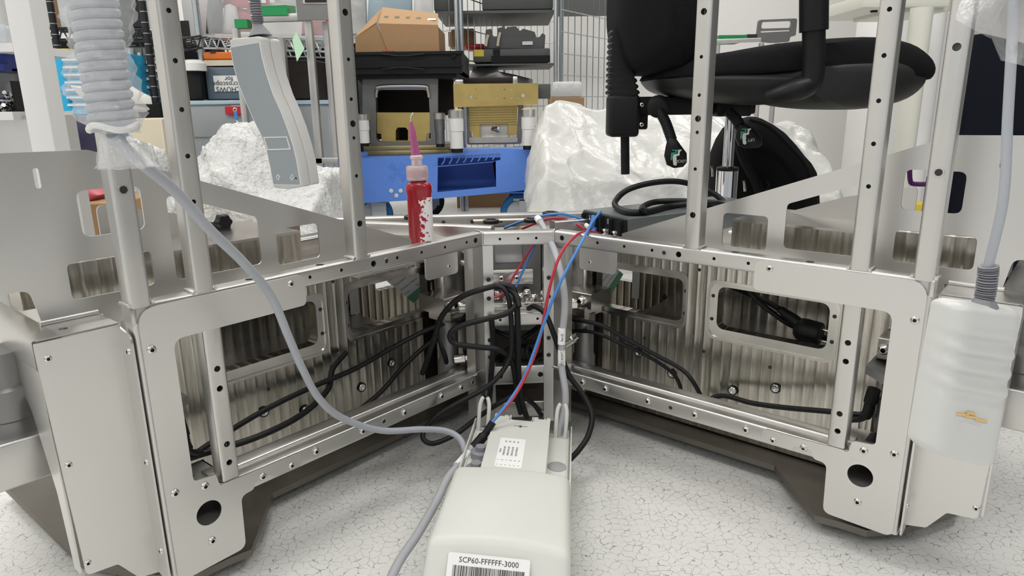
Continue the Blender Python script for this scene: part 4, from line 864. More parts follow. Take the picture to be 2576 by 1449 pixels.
# ------------------------------------------------------------------ office chair
YC = 1.90
gx = at(1832, 400, YC)
ch = empty('office_chair', (gx.x, YC, 0), 'black office chair with armrest and chrome gas lift behind the right arm', 'chair')
m = MB(); pillow(m, [(1622, 200), (1640, 178), (1700, 155), (1805, 137), (1900, 121), (2020, 110), (2140, 107), (2225, 122), (2272, 150), (2288, 180), (2275, 205), (2250, 200), (2150, 190), (2000, 195), (1800, 205), (1660, 212)], YC, .25, 4, 2.4, 14, sm=3); m.build('seat_cushion', 'black_fabric', ch, ang=60)
m = MB(); pillow(m, [(1632, 212), (1640, 200), (1800, 191), (1900, 174), (2060, 158), (2180, 156), (2245, 172), (2262, 196), (2252, 222), (2215, 250), (2150, 269), (2065, 276), (1990, 264), (1935, 252), (1885, 264), (1800, 262), (1700, 245), (1650, 228)], YC, .262, 4, 2.4, 14, sm=3); m.build('seat_shell', 'shell_plastic', ch, ang=60)
m = MB(); pillow(m, [(1545, -160), (1700, -165), (1762, -140), (1768, 40), (1755, 105), (1722, 150), (1690, 185), (1655, 190), (1590, 186), (1560, 160), (1540, 80), (1538, 0)], YC, .22, 4, 2.6, 12, sm=3); m.build('backrest', 'black_fabric', ch, ang=60)
rings = []; 
for i in range(34):
    t = i/33; c = at(1552 + 14*t, 78 + 162*t, YC-.05); hw_ = (.020 + .022*t)*(1.0 if i % 3 else .84)
    rings.append([c + X*(hw_*x) + Y*(.032*y) for x, y in fillet([(-1, -1), (1, -1), (1, 1), (-1, 1)], .35, 3)])
m = MB(); m.loft(rings); m.build('bellows', 'black_rubber', ch, ang=25)
pbox('spine_housing', 1533, 238, 1610, 345, YC-.09, .075, 'black_plastic', ch, bevel=(.010, 3))
m = MB(); m.cyl(at(1572, 340, YC-.05), at(1573, 438, YC-.05), .0115, 18); m.build('spine_rod', 'black_plastic', ch)
m = MB(); xa, xb, za, zb = rect_px(1600, 242, 1890, 288, YC); m.abox(xa, xb, YC-.04, YC+.04, za, zb); xa, xb, za, zb = rect_px(1600, 250, 1640, 325, YC); m.abox(xa, xb-.015, YC-.03, YC+.03, za, zb); m.build('mechanism', 'black_plastic', ch, bevel=(.006, 2))
for (x, y) in ((1615, 263), (1614, 313)): screw(ch, at(x, y, YC-.092), -Y, .006)
pbox('mechanism_cap', 1805, 255, 1893, 293, YC-.07, .14, 'black_plastic', ch, bevel=(.006, 2))
def lever(a, b, pad, word, wx, wy):
    m = MB(); A, B = at(*a, YC-.10), at(*b, YC-.14); m.tube([A, A.lerp(B, .5) + X*.004, B], lambda t: .0125 + (.0012 if int(t*36) % 2 else 0), 14, 18); m.build('lever_sleeve', 'black_rubber', ch, ang=25)
    lv = MB(); pillow(lv, pad, YC-.15, .012, 3, 2.5, 6); lv = lv.build('lever_paddle', 'black_plastic', ch, ang=60)
    cxp, cyp = wx, wy; q = lambda x, y: at(cxp + x, cyp + y, YC-.1645)
    ly = YC-.1640
    FL = Fr(Vector((0, ly, 0)), X, -Y); g = lambda x, y: FL.px(cxp + x, cyp + y)
    fig = [(-3, 22), (3, 24), (6, 19), (4, 14), (5, 6), (4, 0), (12, -2), (13, -12), (17, -14), (17, -17), (9, -16), (8, -6), (-3, -5), (-5, 4), (-4, 14)]
    m = MB(); m.plate(FL, [g(x, y) for x, y in fig], .0, .0008); m.build('seated_figure_mark', 'handset_line', lv, smooth=False)
    cf = [(-8, -9), (2, -9), (2, -14), (-6, -14), (-6, -16), (12, -16), (12, -14), (5, -14), (5, -8), (-5, -6), (-7, 10), (-10, 10)]
    m = MB(); m.plate(FL, [g(x, y) for x, y in cf], .0, .0005); m.build('chair_mark', 'tag_green', lv, smooth=False)
    p0_ = FL(*[g(17, 12)[0], .001, g(17, 12)[1]]); text(word, .0098, lv, frame_m(p0_, Vector((-1, 0, 0)), Vector((0, 0, -1))), 'handset_line')
lever((1650, 262), (1690, 352), [(1681, 346), (1698, 345), (1712, 365), (1727, 385), (1728, 408), (1718, 420), (1695, 423), (1677, 415), (1671, 392), (1675, 368)], 'LOCK', 1697, 393)
m = MB(); c = at(1655, 268, YC-.10); m.lathe(c, -Y, [(.028, 0), (.028, .012), (.022, .016), (.015, .018)], 24); m.build('lever_boss', 'black_plastic', ch)
lever((1832, 280), (1862, 318), [(1858, 312), (1875, 312), (1895, 325), (1915, 345), (1916, 364), (1905, 372), (1875, 373), (1857, 366), (1850, 345)], 'LIFT', 1872, 340)
m = MB(); zt3 = at(1832, 296, YC).z; zm = at(1832, 425, YC).z; m.cyl((gx.x, YC, zm), (gx.x, YC, zt3), .0145, 22); m.build('gas_piston', 'chrome', ch)
m = MB(); m.lathe((gx.x, YC, .10), Z, [(.029, 0), (.029, zm-.10), (.027, zm-.096)], 24); m.build('gas_sleeve', 'chrome', ch)
m = MB(); m.lathe((gx.x, YC, zm), Z, [(.0295, -.004), (.0295, .004), (.02, .007)], 24); m.build('sleeve_ring', 'black_rubber', ch)
for k in range(5):
    a = 2*math.pi*k/5 + 1.2; dr = Vector((math.cos(a), math.sin(a), 0)); c = Vector((gx.x, YC, 0))
    m = MB(); m.tube([c + Z*.12, c + dr*.15 + Z*.10, c + dr*.27 + Z*.075], lambda t: .026 - .010*t, 10, 4); m.build('base_leg', 'black_plastic', ch)
    m = MB(); sd = dr.cross(Z); p = c + dr*.27 + Z*.03; m.cyl(p - sd*.022, p + sd*.022, .030, 18); m.build('caster', 'black_rubber', ch)
m = MB(); A = at(2048, -120, 1.62); B = at(2047, 78, 1.62); m.tube([A, B], .0305, 20, 2); m.build('arm_sleeve', 'black_plastic', ch)
m = MB(); m.tube([at(2047, 60, 1.62), at(2047, 120, 1.62), at(2045, 185, 1.62), at(2032, 214, 1.62), at(1995, 228, 1.61), at(1958, 238, 1.615), at(1930, 243, 1.63)], lambda t: .0245 if t < .6 else .0245 - .010*(t-.6)/.4, 18, 8); m.build('arm_post', 'black_plastic', ch)
screw(ch, at(1975, 222, 1.655), -Y, .006)

# ------------------------------------------------------------------ backpack
bpk = empty('backpack', at(1915, 420, 2.35) * 1.0, 'black backpack standing on the floor behind the office chair', 'backpack'); ORG[bpk.name] = bpk.location.copy(); bpk.location.z = 0; ORG[bpk.name].z = 0
m = MB(); pillow(m, [(1783, 520), (1785, 430), (1796, 380), (1826, 322), (1878, 296), (1905, 297), (1960, 330), (2008, 385), (2038, 425), (2046, 500), (2046, 700), (1785, 700)], 2.35, .12, 4, 2.5, 9, floor=0.0, zs=.35, sm=2); m.build('bag_body', 'black_fabric', bpk, ang=60)
m = MB(); m.tube([at(1885, 300, 2.23), at(1935, 320, 2.22), at(1990, 372, 2.22), at(2032, 425, 2.22), at(2040, 500, 2.22)], .006, 8, 6); m.build('piping', 'black_matte', bpk)
m = MB(); m.tube([at(1850, 340, 2.22), at(1870, 400, 2.215), at(1905, 470, 2.215), at(1920, 540, 2.215)], .014, 8, 6); m.build('strap', 'black_matte', bpk)
m = MB(); m.tube([at(1912, 455, 2.20), at(1917, 472, 2.20), at(1928, 476, 2.20), at(1934, 466, 2.20), at(1930, 456, 2.20)], .0022, 8, 5); m.build('ring_buckle', 'black_plastic', bpk)
for (x, y) in ((1790, 418), (1871, 455)):
    m = MB(); m.tube([at(x, y, 2.21), at(x+2, y+12, 2.205), at(x+3, y+26, 2.205)], .0042, 8, 3); m.build('zip_pull', 'screw_steel', bpk)

# ------------------------------------------------------------------ plastic-wrapped machinery behind
mound('plastic_sheet', .07, 1.40, 2.62, 3.44, lambda s, t: (.565 + .03*math.sin(s*5+.4) + .02*math.sin(s*13))*(1 - .62*max(0, .55-t)*1.8*(.75+.25*math.sin(s*9))), 'wrap_white', 130, 80, 4, .055, 'white translucent plastic sheeting heaped over equipment behind the power supply', 'plastic sheet', (3.2, 6.5, 17), 180, (1, .5))
mound('bubble_wrap', -1.17, -.58, 2.10, 2.62, lambda s, t: (.41 + .17*math.exp(-((s-.45)/.22)**2))*(1 - .42*max(0, .4-t)*2), 'bubble_wrap', 90, 70, 9, .024, 'heap of clear bubble wrap behind the hanging handset', 'bubble wrap', (6, 18, 70), 180)
mound('bubble_wrap', -1.48, -1.22, 2.16, 2.56, lambda s, t: .56 - .05*s, 'bubble_wrap', 40, 50, 19, .03, 'smaller grey bubble wrap heap behind the outer left upright', 'bubble wrap', (6, 18, 70), 180)

# ------------------------------------------------------------------ blue dolly with load
YD = 3.5
dl_ = empty('dolly', at(1110, 505, YD+.3) * 1.0, 'blue plastic transport dolly on casters carrying brass machine parts', 'dolly'); dl_.location.z = 0; ORG[dl_.name] = dl_.location.copy()
DF = Fr((0, YD, 0), X, -Y); dpx = lambda x, y: DF.px(x, y)
out = [dpx(*p) for p in ((858, 400), (1098, 388), (1245, 375), (1366, 377), (1365, 474), (1240, 487), (1098, 500), (868, 514))]
hole = [dpx(*p) for p in ((1101, 420), (1240, 408), (1247, 405), (1248, 470), (1100, 484))]
slot = [dpx(*p) for p in ((1101, 396), (1258, 384), (1259, 402), (1240, 407), (1101, 418))]
m = MB(); m.plate(DF, out, 0, -.025, [hole, slot]); m.build('front_panel', 'blue_plastic', dl_, bevel=None)
for i in range(9):
    x = 1101 + i*18.2; yy = 396 - i*1.45
    a, b = dpx(x, yy), dpx(x - 5, yy + 20 - i*.3); m = MB(); m.tube([DF(a[0], .0, a[1]), DF(a[0]-.004, .0, (a[1]+b[1])/2), DF(b[0]-.006, .0, b[1])], .0035, 6, 3); m.build('grip_rib', 'blue_plastic', dl_)
xa, xb, za, zb = rect_px(862, 392, 1366, 400, YD)
m = MB(); m.abox(xa, xb, YD+.01, YD+.72, zb-.012, zb-.002); m.build('deck', 'blue_plastic', dl_)
zl = at(1100, 505, YD).z
m = MB(); m.abox(xa, xa+.02, YD+.01, YD+.72, zl, zb-.01); m.build('side_panel', 'blue_plastic', dl_)
m = MB(); m.abox(xb-.02, xb, YD+.01, YD+.72, zl+.03, zb-.01); m.build('side_panel', 'blue_plastic', dl_)
m = MB(); m.abox(xa+.02, xb-.02, YD+.30, YD+.32, zl, zb-.012); m.build('inner_wall', 'blue_plastic', dl_)
m = MB(); m.abox(xa+.02, xb-.02, YD+.03, YD+.30, zl+.028, zl+.036); m.build('bottom_panel', 'blue_plastic', dl_)
for (x, y) in ((984, 480), (1008, 480), (997, 492), (1325, 456), (1347, 457), (1338, 468)):
    p = dpx(x, y); m = MB(); m.lathe(DF(p[0], 0, p[1]), DF.n, [(.0105, 0), (.0105, .004), (.005, .007), (.0035, .003)], 14); m.build('rivet', 'white_plastic', dl_)
ec = dpx(1000, 432)
for a in range(4):
    an = math.pi/4 + a*math.pi/2
    for k in range(3):
        r_ = .020 + .014*k; m = MB(); m.box(DF(ec[0] + r_*math.cos(an), .001, ec[1] + r_*math.sin(an)), Vector((-math.sin(an), 0, math.cos(an))), Y, Vector((math.cos(an), 0, math.sin(an))), .016 + .010*k, .004, .006); m.build('emblem_bar', 'blue_plastic', dl_)
m = MB(); m.lathe(DF(ec[0], 0, ec[1]), DF.n, [(.012, 0), (.012, .003), (.008, .003), (.008, .001)], 18); m.build('emblem_ring', 'blue_plastic', dl_)
p = dpx(1028, 430); text('M', .066, dl_, frame_m(DF(p[0], .002, p[1]), X, Z), 'blue_plastic')
for (xw, dy, col_) in ((1316, .10, 'caster_blue'), (950, .10, 'caster_blue'), (1085, .60, 'black_rubber'), (1330, .60, 'black_rubber')):
    p = at(xw, 535, YD+dy); R_ = .10; c = Vector((p.x - .02, YD+dy, R_))
    m = MB(); m.lathe(c - Y*.022, Y, [(R_*.92, 0), (R_, .008), (R_, .036), (R_*.92, .044)], 32); w_ = m.build('caster_wheel', col_, dl_)
    m = MB(); m.lathe(c - Y*.026, Y, [(R_*.3, -.004), (R_*.64, .0), (R_*.66, .052), (R_*.3, .056)], 28); m.build('wheel_hub', 'wheel_grey', dl_)
    m = MB(); m.abox(c.x+.0, c.x+.075, c.y-.05, c.y-.044, R_-.02, zl-.006); m.abox(c.x+.0, c.x+.075, c.y+.044, c.y+.05, R_-.02, zl-.006); m.abox(c.x-.03, c.x+.09, c.y-.05, c.y+.05, zl-.012, zl-.002); m.build('caster_fork', 'wheel_grey', dl_)
zt4 = zb - .002
# brass base plates and machine units on the dolly
def unit_at(x0, y0, x1, y1, dY, dep, nm, mat_, par, bev=(.004, 2), z0=None):
    xa, xb, za, zb_ = rect_px(x0, y0, x1, y1, YD+dY)
    m = MB(); m.abox(xa, xb, YD+dY, YD+dY+dep, za if z0 is None else z0, zb_); return m.build(nm, mat_, par, bevel=bev)
ua = empty('machine_unit', at(1000, 395, YD+.2), 'grey cast machine unit with brass block and dark opening on the dolly', 'machine part'); ua.location.z = zt4; ORG[ua.name] = ua.location.copy()
unit_at(914, 366, 1145, 379, .10, .38, 'brass_plate', 'brass_dull', ua); unit_at(925, 378, 1130, 396, .10, .36, 'brass_plate', 'brass_dull', ua, z0=zt4)
UF = Fr((0, YD+.12, 0), X, -Y); up = lambda x, y: UF.px(x, y)
m = MB(); m.plate(UF, [up(*p) for p in ((912, 198), (1100, 198), (1100, 366), (932, 366), (930, 300), (912, 290))], 0, -.05, [fillet([up(*p) for p in ((945, 226), (1078, 226), (1084, 355), (946, 357))], .03)]); m.build('unit_frame', 'grey_anod', ua)
m = MB(); m.tube([UF(*[up(*p)[0], .006, up(*p)[1]]) for p in ((946, 245), (948, 228), (960, 218), (1065, 217), (1076, 226), (1080, 245))], .009, 8, 5); m.build('bead', 'rail_steel', ua)
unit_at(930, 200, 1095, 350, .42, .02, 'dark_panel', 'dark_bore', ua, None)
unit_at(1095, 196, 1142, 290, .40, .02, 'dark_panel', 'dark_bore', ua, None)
m = MB(); m.plate(UF, [up(*p) for p in ((946, 283), (1080, 283), (1080, 335), (1072, 336), (1070, 356), (958, 356), (957, 337), (947, 336))], -.02, -.16, [fillet([up(*p) for p in ((993, 356.5), (993, 322), (1026, 322), (1026, 356.5))], .012) if False else [up(*p) for p in ((994, 354), (994, 328), (999, 321), (1019, 321), (1025, 328), (1025, 354))]]); m.build('brass_block', 'brass', ua)
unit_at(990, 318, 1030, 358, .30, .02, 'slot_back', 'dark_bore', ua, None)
unit_at(902, 200, 930, 290, .20, .25, 'side_casting', 'grey_anod', ua)
ub = empty('machine_unit', at(1250, 385, YD+.2), 'grey machine unit under a long drilled brass bar on the dolly', 'machine part'); ub.location.z = zt4; ORG[ub.name] = ub.location.copy()
m = MB(); m.plate(UF, fillet([up(*p) for p in ((1172, 262), (1318, 262), (1312, 362), (1175, 364))], .012), 0, -.05, [fillet([up(*p) for p in ((1182, 268), (1304, 268), (1300, 345), (1186, 347))], .012)]); m.build('unit_frame', 'grey_anod', ub)
m = MB(); m.plate(UF, fillet([up(*p) for p in ((1180, 346), (1302, 344), (1302, 358), (1180, 360))], .006), .012, -.02); m.build('bead', 'rail_steel', ub)
m = MB(); m.plate(UF, [up(*p) for p in ((1180, 266), (1302, 264), (1300, 340), (1280, 342), (1278, 311), (1207, 312), (1207, 347), (1190, 347), (1188, 330), (1182, 330))], .004, -.03); bb = m.build('brass_ribbed_plate', 'brass', ub)
for k in range(8):
    a, b = up(1181, 272 + 6.2*k), up(1301, 270 + 6.2*k); m = MB(); m.tube([UF(a[0], .005, a[1]), UF(b[0], .005, b[1])], .0022, 6, 0); m.build('groove', 'brass_dull', bb)
unit_at(1204, 308, 1282, 348, .13, .04, 'steel_insert', 'rail_steel', ub)
a = up(1240, 325); m = MB(); m.lathe(UF(a[0], .0, a[1]), Vector((.6, -.8, 0)), [(.013, 0), (.016, .01), (.016, .05), (.010, .06), (.004, .06), (.004, .05)], 14); m.build('fitting', 'screw_steel', ub)
BF = Fr((0, YD+.02, 0), X, -Y); bp_ = lambda x, y: BF.px(x, y)
hl = [circ(*bp_(1182, 244), .009, 14), circ(*bp_(1316, 240), .009, 14)] + [circ(*bp_(x, y), .0035, 8) for x in (1197, 1215, 1233, 1251, 1269, 1287, 1304) for y in (225, 247)]
m = MB(); m.plate(BF, [bp_(*p) for p in ((1140, 211), (1354, 209), (1354, 263), (1142, 270))], 0, -.06, hl); m.build('brass_bar', 'brass', ub)
unit_at(1145, 200, 1165, 212, .03, .05, 'bracket', 'rail_steel', ub); unit_at(1290, 192, 1302, 212, .03, .05, 'bracket', 'rail_steel', ub)
unit_at(1352, 211, 1385, 248, .10, .10, 'grey_block', 'grey_bin', ub)
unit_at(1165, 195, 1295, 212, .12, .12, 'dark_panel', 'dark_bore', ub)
for (x, y0, y1, dY, r_, mt, lb) in ((917, 285, 368, .03, .030, 'white_plastic', 'white stepped motor cylinder left of the brass block'), (1108, 282, 370, .05, .026, 'grey_anod', 'grey stepped motor cylinder right of the brass block'), (1150, 274, 384, -.0, .036, 'white_plastic', 'white stepped motor cylinder between the two machine units'), (1329, 272, 376, .02, .033, 'white_plastic', 'white stepped motor cylinder at the right of the dolly')):
    a, b = at(x, y0, YD+dY-.06), at(x, y1, YD+dY-.06); h_ = a.z - b.z; t = empty('motor_cylinder', b, lb, 'motor', 'motor cylinders on the dolly')
    m = MB(); m.lathe(b, Z, [(r_*.8, 0), (r_*.8, h_*.10)], 20); m.build('foot', 'black_rubber', t)
    m = MB(); m.lathe(b, Z, [(r_*.9, h_*.10), (r_*.9, h_*.48), (r_, h_*.50), (r_, h_*.80)], 24); m.build('barrel', mt, t)
    m = MB(); m.lathe(b, Z, [(r_*1.1, h_*.80), (r_*1.1, h_*.97), (r_*.6, h_), ], 12); m.build('flange', 'rail_steel', t)
# black crate and cardboard box on top
xa, xb, za, zb = rect_px(866, 130, 1162, 186, YD+.02)
cr = empty('crate', ((xa+xb)/2, YD+.3, za), 'black plastic stacking crate on the machine units', 'crate')
m = MB(); m.abox(xa, xb, YD+.02, YD+.04, za, zb); m.abox(xa, xb, YD+.6, YD+.62, za, zb); m.abox(xa, xa+.02, YD+.04, YD+.6, za, zb); m.abox(xb-.02, xb, YD+.04, YD+.6, za, zb); m.abox(xa, xb, YD+.04, YD+.6, za, za+.01); m.build('crate_body', 'black_plastic', cr)
m = MB(); m.abox(xa-.012, xb+.012, YD+.008, YD+.63, zb-.012, zb-.002) if False else m.abox(xa-.010, xb+.008, YD+.008, YD+.02, zb-.014, zb); m.abox(xa-.01, xb+.008, YD+.008, YD+.02, za+.030, za+.038); m.build('crate_rib', 'black_plastic', cr)
for yy, bow in ((141, 5), (170, -5)):
    m = MB(); m.tube([at(960, yy-bow, YD), at(1010, yy, YD), at(1067, yy-bow, YD)], .004, 8, 6); m.build('handle_rib', 'black_plastic', cr)
m = MB(); c = at(1140, 139, YD+.01); m.lathe(c, -Y, [(.012, 0), (.012, .008), (.008, .008), (.008, .002)], 18); m.build('stud', 'black_plastic', cr)
m = MB(); m.abox(xa+.03, xb-.03, YD+.05, YD+.58, za-.02, za); m.build('crate_foot', 'black_plastic', cr)
# a slanted support so the crate rests on unit frame
bxo = empty('cardboard_box', at(1000, 128, YD+.3), 'open brown cardboard box in the black crate', 'box')
CF = Fr((0, YD+.06, 0), X, -Y); cp_ = lambda x, y: CF.px(x, y)
m = MB(); m.plate(CF, [cp_(*p) for p in ((952, 62), (1102, 66), (1106, 140), (980, 140), (962, 95))], 0, -.008); m.build('front_flap', 'cardboard', bxo)
m = MB(); m.plate(CF, [cp_(*p) for p in ((893, 95), (945, 58), (974, 118), (978, 140), (893, 140))], -.010, -.018); m.build('side_flap', 'cardboard', bxo)
tp = [at(950, 62, YD+.065), at(1102, 66, YD+.065), at(1102, 37, YD+.42), at(962, 21, YD+.42)]
m = MB(); m.add(tp + [p + Z*.006 for p in tp], [(0, 1, 2, 3), (7, 6, 5, 4), (0, 4, 5, 1), (1, 5, 6, 2), (2, 6, 7, 3), (3, 7, 4, 0)]); tpp = m.build('top_panel', 'cardboard', bxo)
tp = [at(893, 96, YD+.07), at(949, 58, YD+.07), at(962, 21, YD+.42), at(905, 80, YD+.42)]
m = MB(); m.add(tp + [p + Z*.006 for p in tp], [(0, 1, 2, 3), (7, 6, 5, 4), (0, 4, 5, 1), (1, 5, 6, 2), (2, 6, 7, 3), (3, 7, 4, 0)]); m.build('top_flap', 'cardboard', bxo)
xa2, xb2, za2, zb2 = rect_px(895, 70, 1105, 140, YD+.1)
m = MB(); m.abox(xa2, xb2, YD+.42, YD+.43, za2, zb2); m.abox(xb2-.008, xb2, YD+.08, YD+.42, za2, zb2); m.abox(xa2+.01, xb2-.01, YD+.08, YD+.42, zb+.0, zb+.004) if False else None; m.build('back_panel', 'cardboard_dark', bxo)
a = at(1086, 55, YD+.19); m = MB(); m.box(a + Z*.012, X, (at(1086, 37, YD+.42) - at(1086, 66, YD+.065)).normalized(), Z, .04, .05, .002); m.build('sticker', 'paper', bxo)
hv = (at(1020, 30, YD+.42) - at(1020, 64, YD+.065)).normalized()
for i, chr_ in enumerate('SE5E'): 
    p = at(972 + i*27, 49 + i*1.0, YD+.20); text(chr_, .06, bxo, frame_m(p + Z*.014, -X, -hv), 'card_print')
pbox('red_wrap', 962, 128, 992, 142, YD+.05, .02, 'red_plastic', bxo)
# dolly-side extras
m = MB(); a, b = at(1362, 434, YD+.05), at(1384, 437, YD+.05); m.cyl(a, b, .009, 12); m.build('latch_bar', 'wire_zinc', dl_)
o = pbox('cardboard_box', 1150, 485, 1385, 560, YD+1.0, .35, 'cardboard', floor=True, bevel=(.003, 1)); tag(o, 'brown cardboard box on the floor behind the dolly wheels', 'box')
sl_ = pbox('shipping_label', 1340, 496, 1357, 522, YD+.998, .001, 'paper', o); 
p = at(1348, 501, YD+.995); text('TONTE', .018, sl_, frame_m(p, X, Z))
o = pbox('floor_mat', 1050, 515, 1300, 545, 3.2, .02, 'navy_cloth', floor=True) if False else None

# ------------------------------------------------------------------ wire cage with grey bins
YG = 4.35
cg = empty('roll_cage', at(1300, 280, YG), 'zinc wire mesh roll cage behind the black crate', 'cage'); cg.location.z = 0; ORG[cg.name] = cg.location.copy()
for (x, yy) in ((1152, YG), (1163, YG), (1398, YG), (1412, YG+.02), (1268, YG+.9)):
    p = at(x, 150, yy); m = MB(); m.cyl((p.x, yy, .0), (p.x, yy, 1.9), .013, 14); m.build('cage_post', 'wire_zinc', cg)
def mesh_panel(pts, nu, nv, name='wire_mesh', r=.0028):
    A, B, C_, D = pts; m = MB()
    for i in range(nu+1):
        s = i/nu; m.tube([A.lerp(B, s), D.lerp(C_, s)], r, 5, 0)
    for j in range(nv+1):
        t = j/nv; m.tube([A.lerp(D, t) - Y*.005, B.lerp(C_, t) - Y*.005], r*1.35, 5, 0)
    o = m.build(name, 'wire_zinc', cg); o['kind'] = 'stuff'; return o
def P0(x, yy, z): p = at(x, 150, yy); return Vector((p.x, yy, z))
mesh_panel((P0(1163, YG, .2), P0(1290, YG+.9, .2), P0(1290, YG+.9, 1.8), P0(1163, YG, 1.8)), 9, 9)
mesh_panel((P0(1290, YG+.9, .2), P0(1398, YG+.9, .2), P0(1398, YG+.9, 1.8), P0(1290, YG+.9, 1.8)), 7, 11)
mesh_panel((P0(1412, YG, .2), P0(1560, YG+.7, .2), P0(1560, YG+.7, 1.8), P0(1412, YG, 1.8)), 10, 13)
mesh_panel((P0(1100, YG+.3, .2), P0(1152, YG, .2), P0(1152, YG, 1.8), P0(1100, YG+.3, 1.8)), 3, 9)
for (x0, y0, x1, y1, yy, dp) in ((1095, 8, 1210, 40, YG+.02, .4), (1200, 20, 1395, 44, YG+.03, .6)):
    pass
m = MB(); A = [at(1092, 0, YG+.05), at(1390, 0, YG+.05), at(1395, 38, YG+.05), at(1330, 46, YG+.05), at(1210, 46, YG+.05), at(1092, 38, YG+.05)]
o = pbox('grey_bin', 1212, -60, 1392, 24, YG+.05, .55, 'grey_bin', bevel=(.01, 2)); tag(o, 'large grey bin on the upper shelf of the wire cage', 'bin')
o = pbox('grey_bin', 1090, -50, 1150, 28, YG+.10, .45, 'grey_bin', bevel=(.01, 2)); tag(o, 'dark grey bin at the top left beside the cage post', 'bin')
o = pbox('cage_shelf', 1095, 26, 1395, 33, YG+.04, .7, 'grey_bin', cg)
o = pbox('cage_shelf', 1168, 160, 1395, 164, YG+.06, .6, 'grey_bin', cg)
o = pbox('dark_sheet', 1400, -40, 1560, 40, YG+.9, .02, 'grey_bin'); tag(o, 'dark grey sheet hung on the mesh right of the cage post', 'panel')
gb = empty('grey_bin', at(1285, 160, YG+.2), 'grey bin carrying a castellated grey lid inside the wire cage', 'bin')
pbox('bin_body', 1190, 122, 1384, 156, YG+.10, .4, 'grey_bin', gb, bevel=(.01, 2))
GFm = Fr((0, YG+.12, 0), X, -Y); gpx = lambda x, y: GFm.px(x, y)
m = MB(); m.plate(GFm, fillet([gpx(*p) for p in ((1218, 122), (1222, 75), (1236, 72), (1240, 92), (1250, 92), (1253, 70), (1266, 68), (1272, 74), (1276, 68), (1298, 66), (1308, 78), (1316, 72), (1345, 80), (1350, 95), (1358, 92), (1364, 83), (1372, 88), (1370, 122))], .006, 3), 0, -.30); m.build('castellated_lid', 'grey_bin', gb, bevel=(.006, 2))
for (x, y0, y1) in ((1222, 88, 116), (1252, 82, 116)):
    m = MB(); m.tube([at(x+6, y0, YG+.105), at(x+2, (y0+y1)/2, YG+.10), at(x, y1, YG+.10)], .009, 8, 4); m.build('strap', 'tape', gb)
pbox('sticker', 1192, 125, 1217, 142, YG+.098, .001, 'yellow', gb); pbox('sticker', 1314, 104, 1340, 113, YG+.108, .001, 'paper', gb); pbox('handle_slot', 1240, 124, 1258, 144, YG+.098, .002, 'black_plastic', gb); pbox('painted_shadow_strip', 1236, 140, 1384, 158, YG+.085, .02, 'black_plastic', gb)  # last box is the shadow under the bin, put in as a black strip
o = pbox('cardboard_box', 1128, 80, 1152, 116, YG+.5, .3, 'cardboard'); tag(o, 'small cardboard box behind the left cage mesh', 'box')
o = pbox('cardboard_box', 1135, 72, 1192, 118, YG+.4, .3, 'cardboard', bevel=(.003, 1)); tag(o, 'tan cardboard box behind the cage post', 'box')
o = pbox('red_bag', 1170, 110, 1220, 124, YG+.3, .2, 'red_plastic', bevel=(.015, 2)); tag(o, 'red bag lying beside the grey bin in the cage', 'bag')
m = MB(); pillow(m, [(1180, 200), (1190, 172), (1215, 166), (1250, 180), (1300, 190), (1340, 200), (1340, 215), (1180, 215)], YG+.3, .18, 3, 2.2, 7); o = m.build('grey_sack', 'grey_anod', ang=60); tag(o, 'grey plastic sack slumped at the bottom of the cage', 'sack')
o = pbox('cardboard_box', 1385, 245, 1470, 300, YG-.15, .3, 'cardboard', bevel=(.003, 1), floor=True); tag(o, 'cardboard box with pale film behind the plastic sheeting', 'box')
pbox('film_wrap', 1388, 205, 1466, 246, YG-.14, .26, 'wrap_white', o, bevel=(.02, 2))

# ------------------------------------------------------------------ second trolley frame with green board (left) and its twin handle (right)
YT = 2.75
tf = empty('steel_trolley', at(720, 540, YT), 'slim stainless trolley frame with green board behind the hanging handset', 'trolley'); tf.location.z = 0; ORG[tf.name] = tf.location.copy()
def bar_px(x0, y0, x1, y1, yy, wpx, nm, par, mat_='rail_steel', dep=.03, z0=None):
    a, b = at(x0, y0, yy), at(x1, y1, yy)
    if z0 is not None: b = Vector((a.x, a.y, z0))
    e = (b-a); L = e.length; e.normalize(); sd = e.cross(Y).normalized(); w_ = wpx*yy/F_PX
    m = MB(); m.rbar(a - sd*w_/2, e, sd, Y, L, w_, dep, .002); return m.build(nm, mat_, par)
bar_px(773, 50, 812, 540, YT, 17, 'leg', tf, z0=0.0); bar_px(817, 54, 850, 520, YT+.05, 13, 'leg', tf, z0=0.0); bar_px(590, 70, 600, 540, YT+.12, 14, 'leg', tf, z0=0.0); bar_px(705, 95, 740, 540, YT+.2, 15, 'leg', tf, z0=0.0)
bar_px(632, 46, 762, 42, YT, 17, 'top_beam', tf); bar_px(785, 405, 850, 404, YT, 14, 'cross_beam', tf)
m = MB(); pts = [at(640, 38, YT+.01), at(720, 34, YT+.01), at(745, 34, YT+.5), at(660, 36, YT+.5)]; m.add(pts + [p + Z*.03 for p in pts], [(0, 1, 2, 3), (7, 6, 5, 4), (0, 4, 5, 1), (1, 5, 6, 2), (2, 6, 7, 3), (3, 7, 4, 0)]); m.build('green_board', 'green_paint', tf)
pbox('green_block', 638, 20, 722, 38, YT-.01, .04, 'green_paint', tf); pbox('green_end', 590, 48, 622, 70, YT+.05, .05, 'green_paint', tf)
pbox('bracket_plate', 745, -30, 832, 50, YT-.02, .01, 'grey_anod', tf); pbox('bracket_slot', 760, -20, 822, 10, YT-.024, .006, 'rail_steel', tf, bevel=(.002, 1)); pbox('slot_back', 766, -20, 820, 6, YT-.027, .004, 'dark_bore', tf)
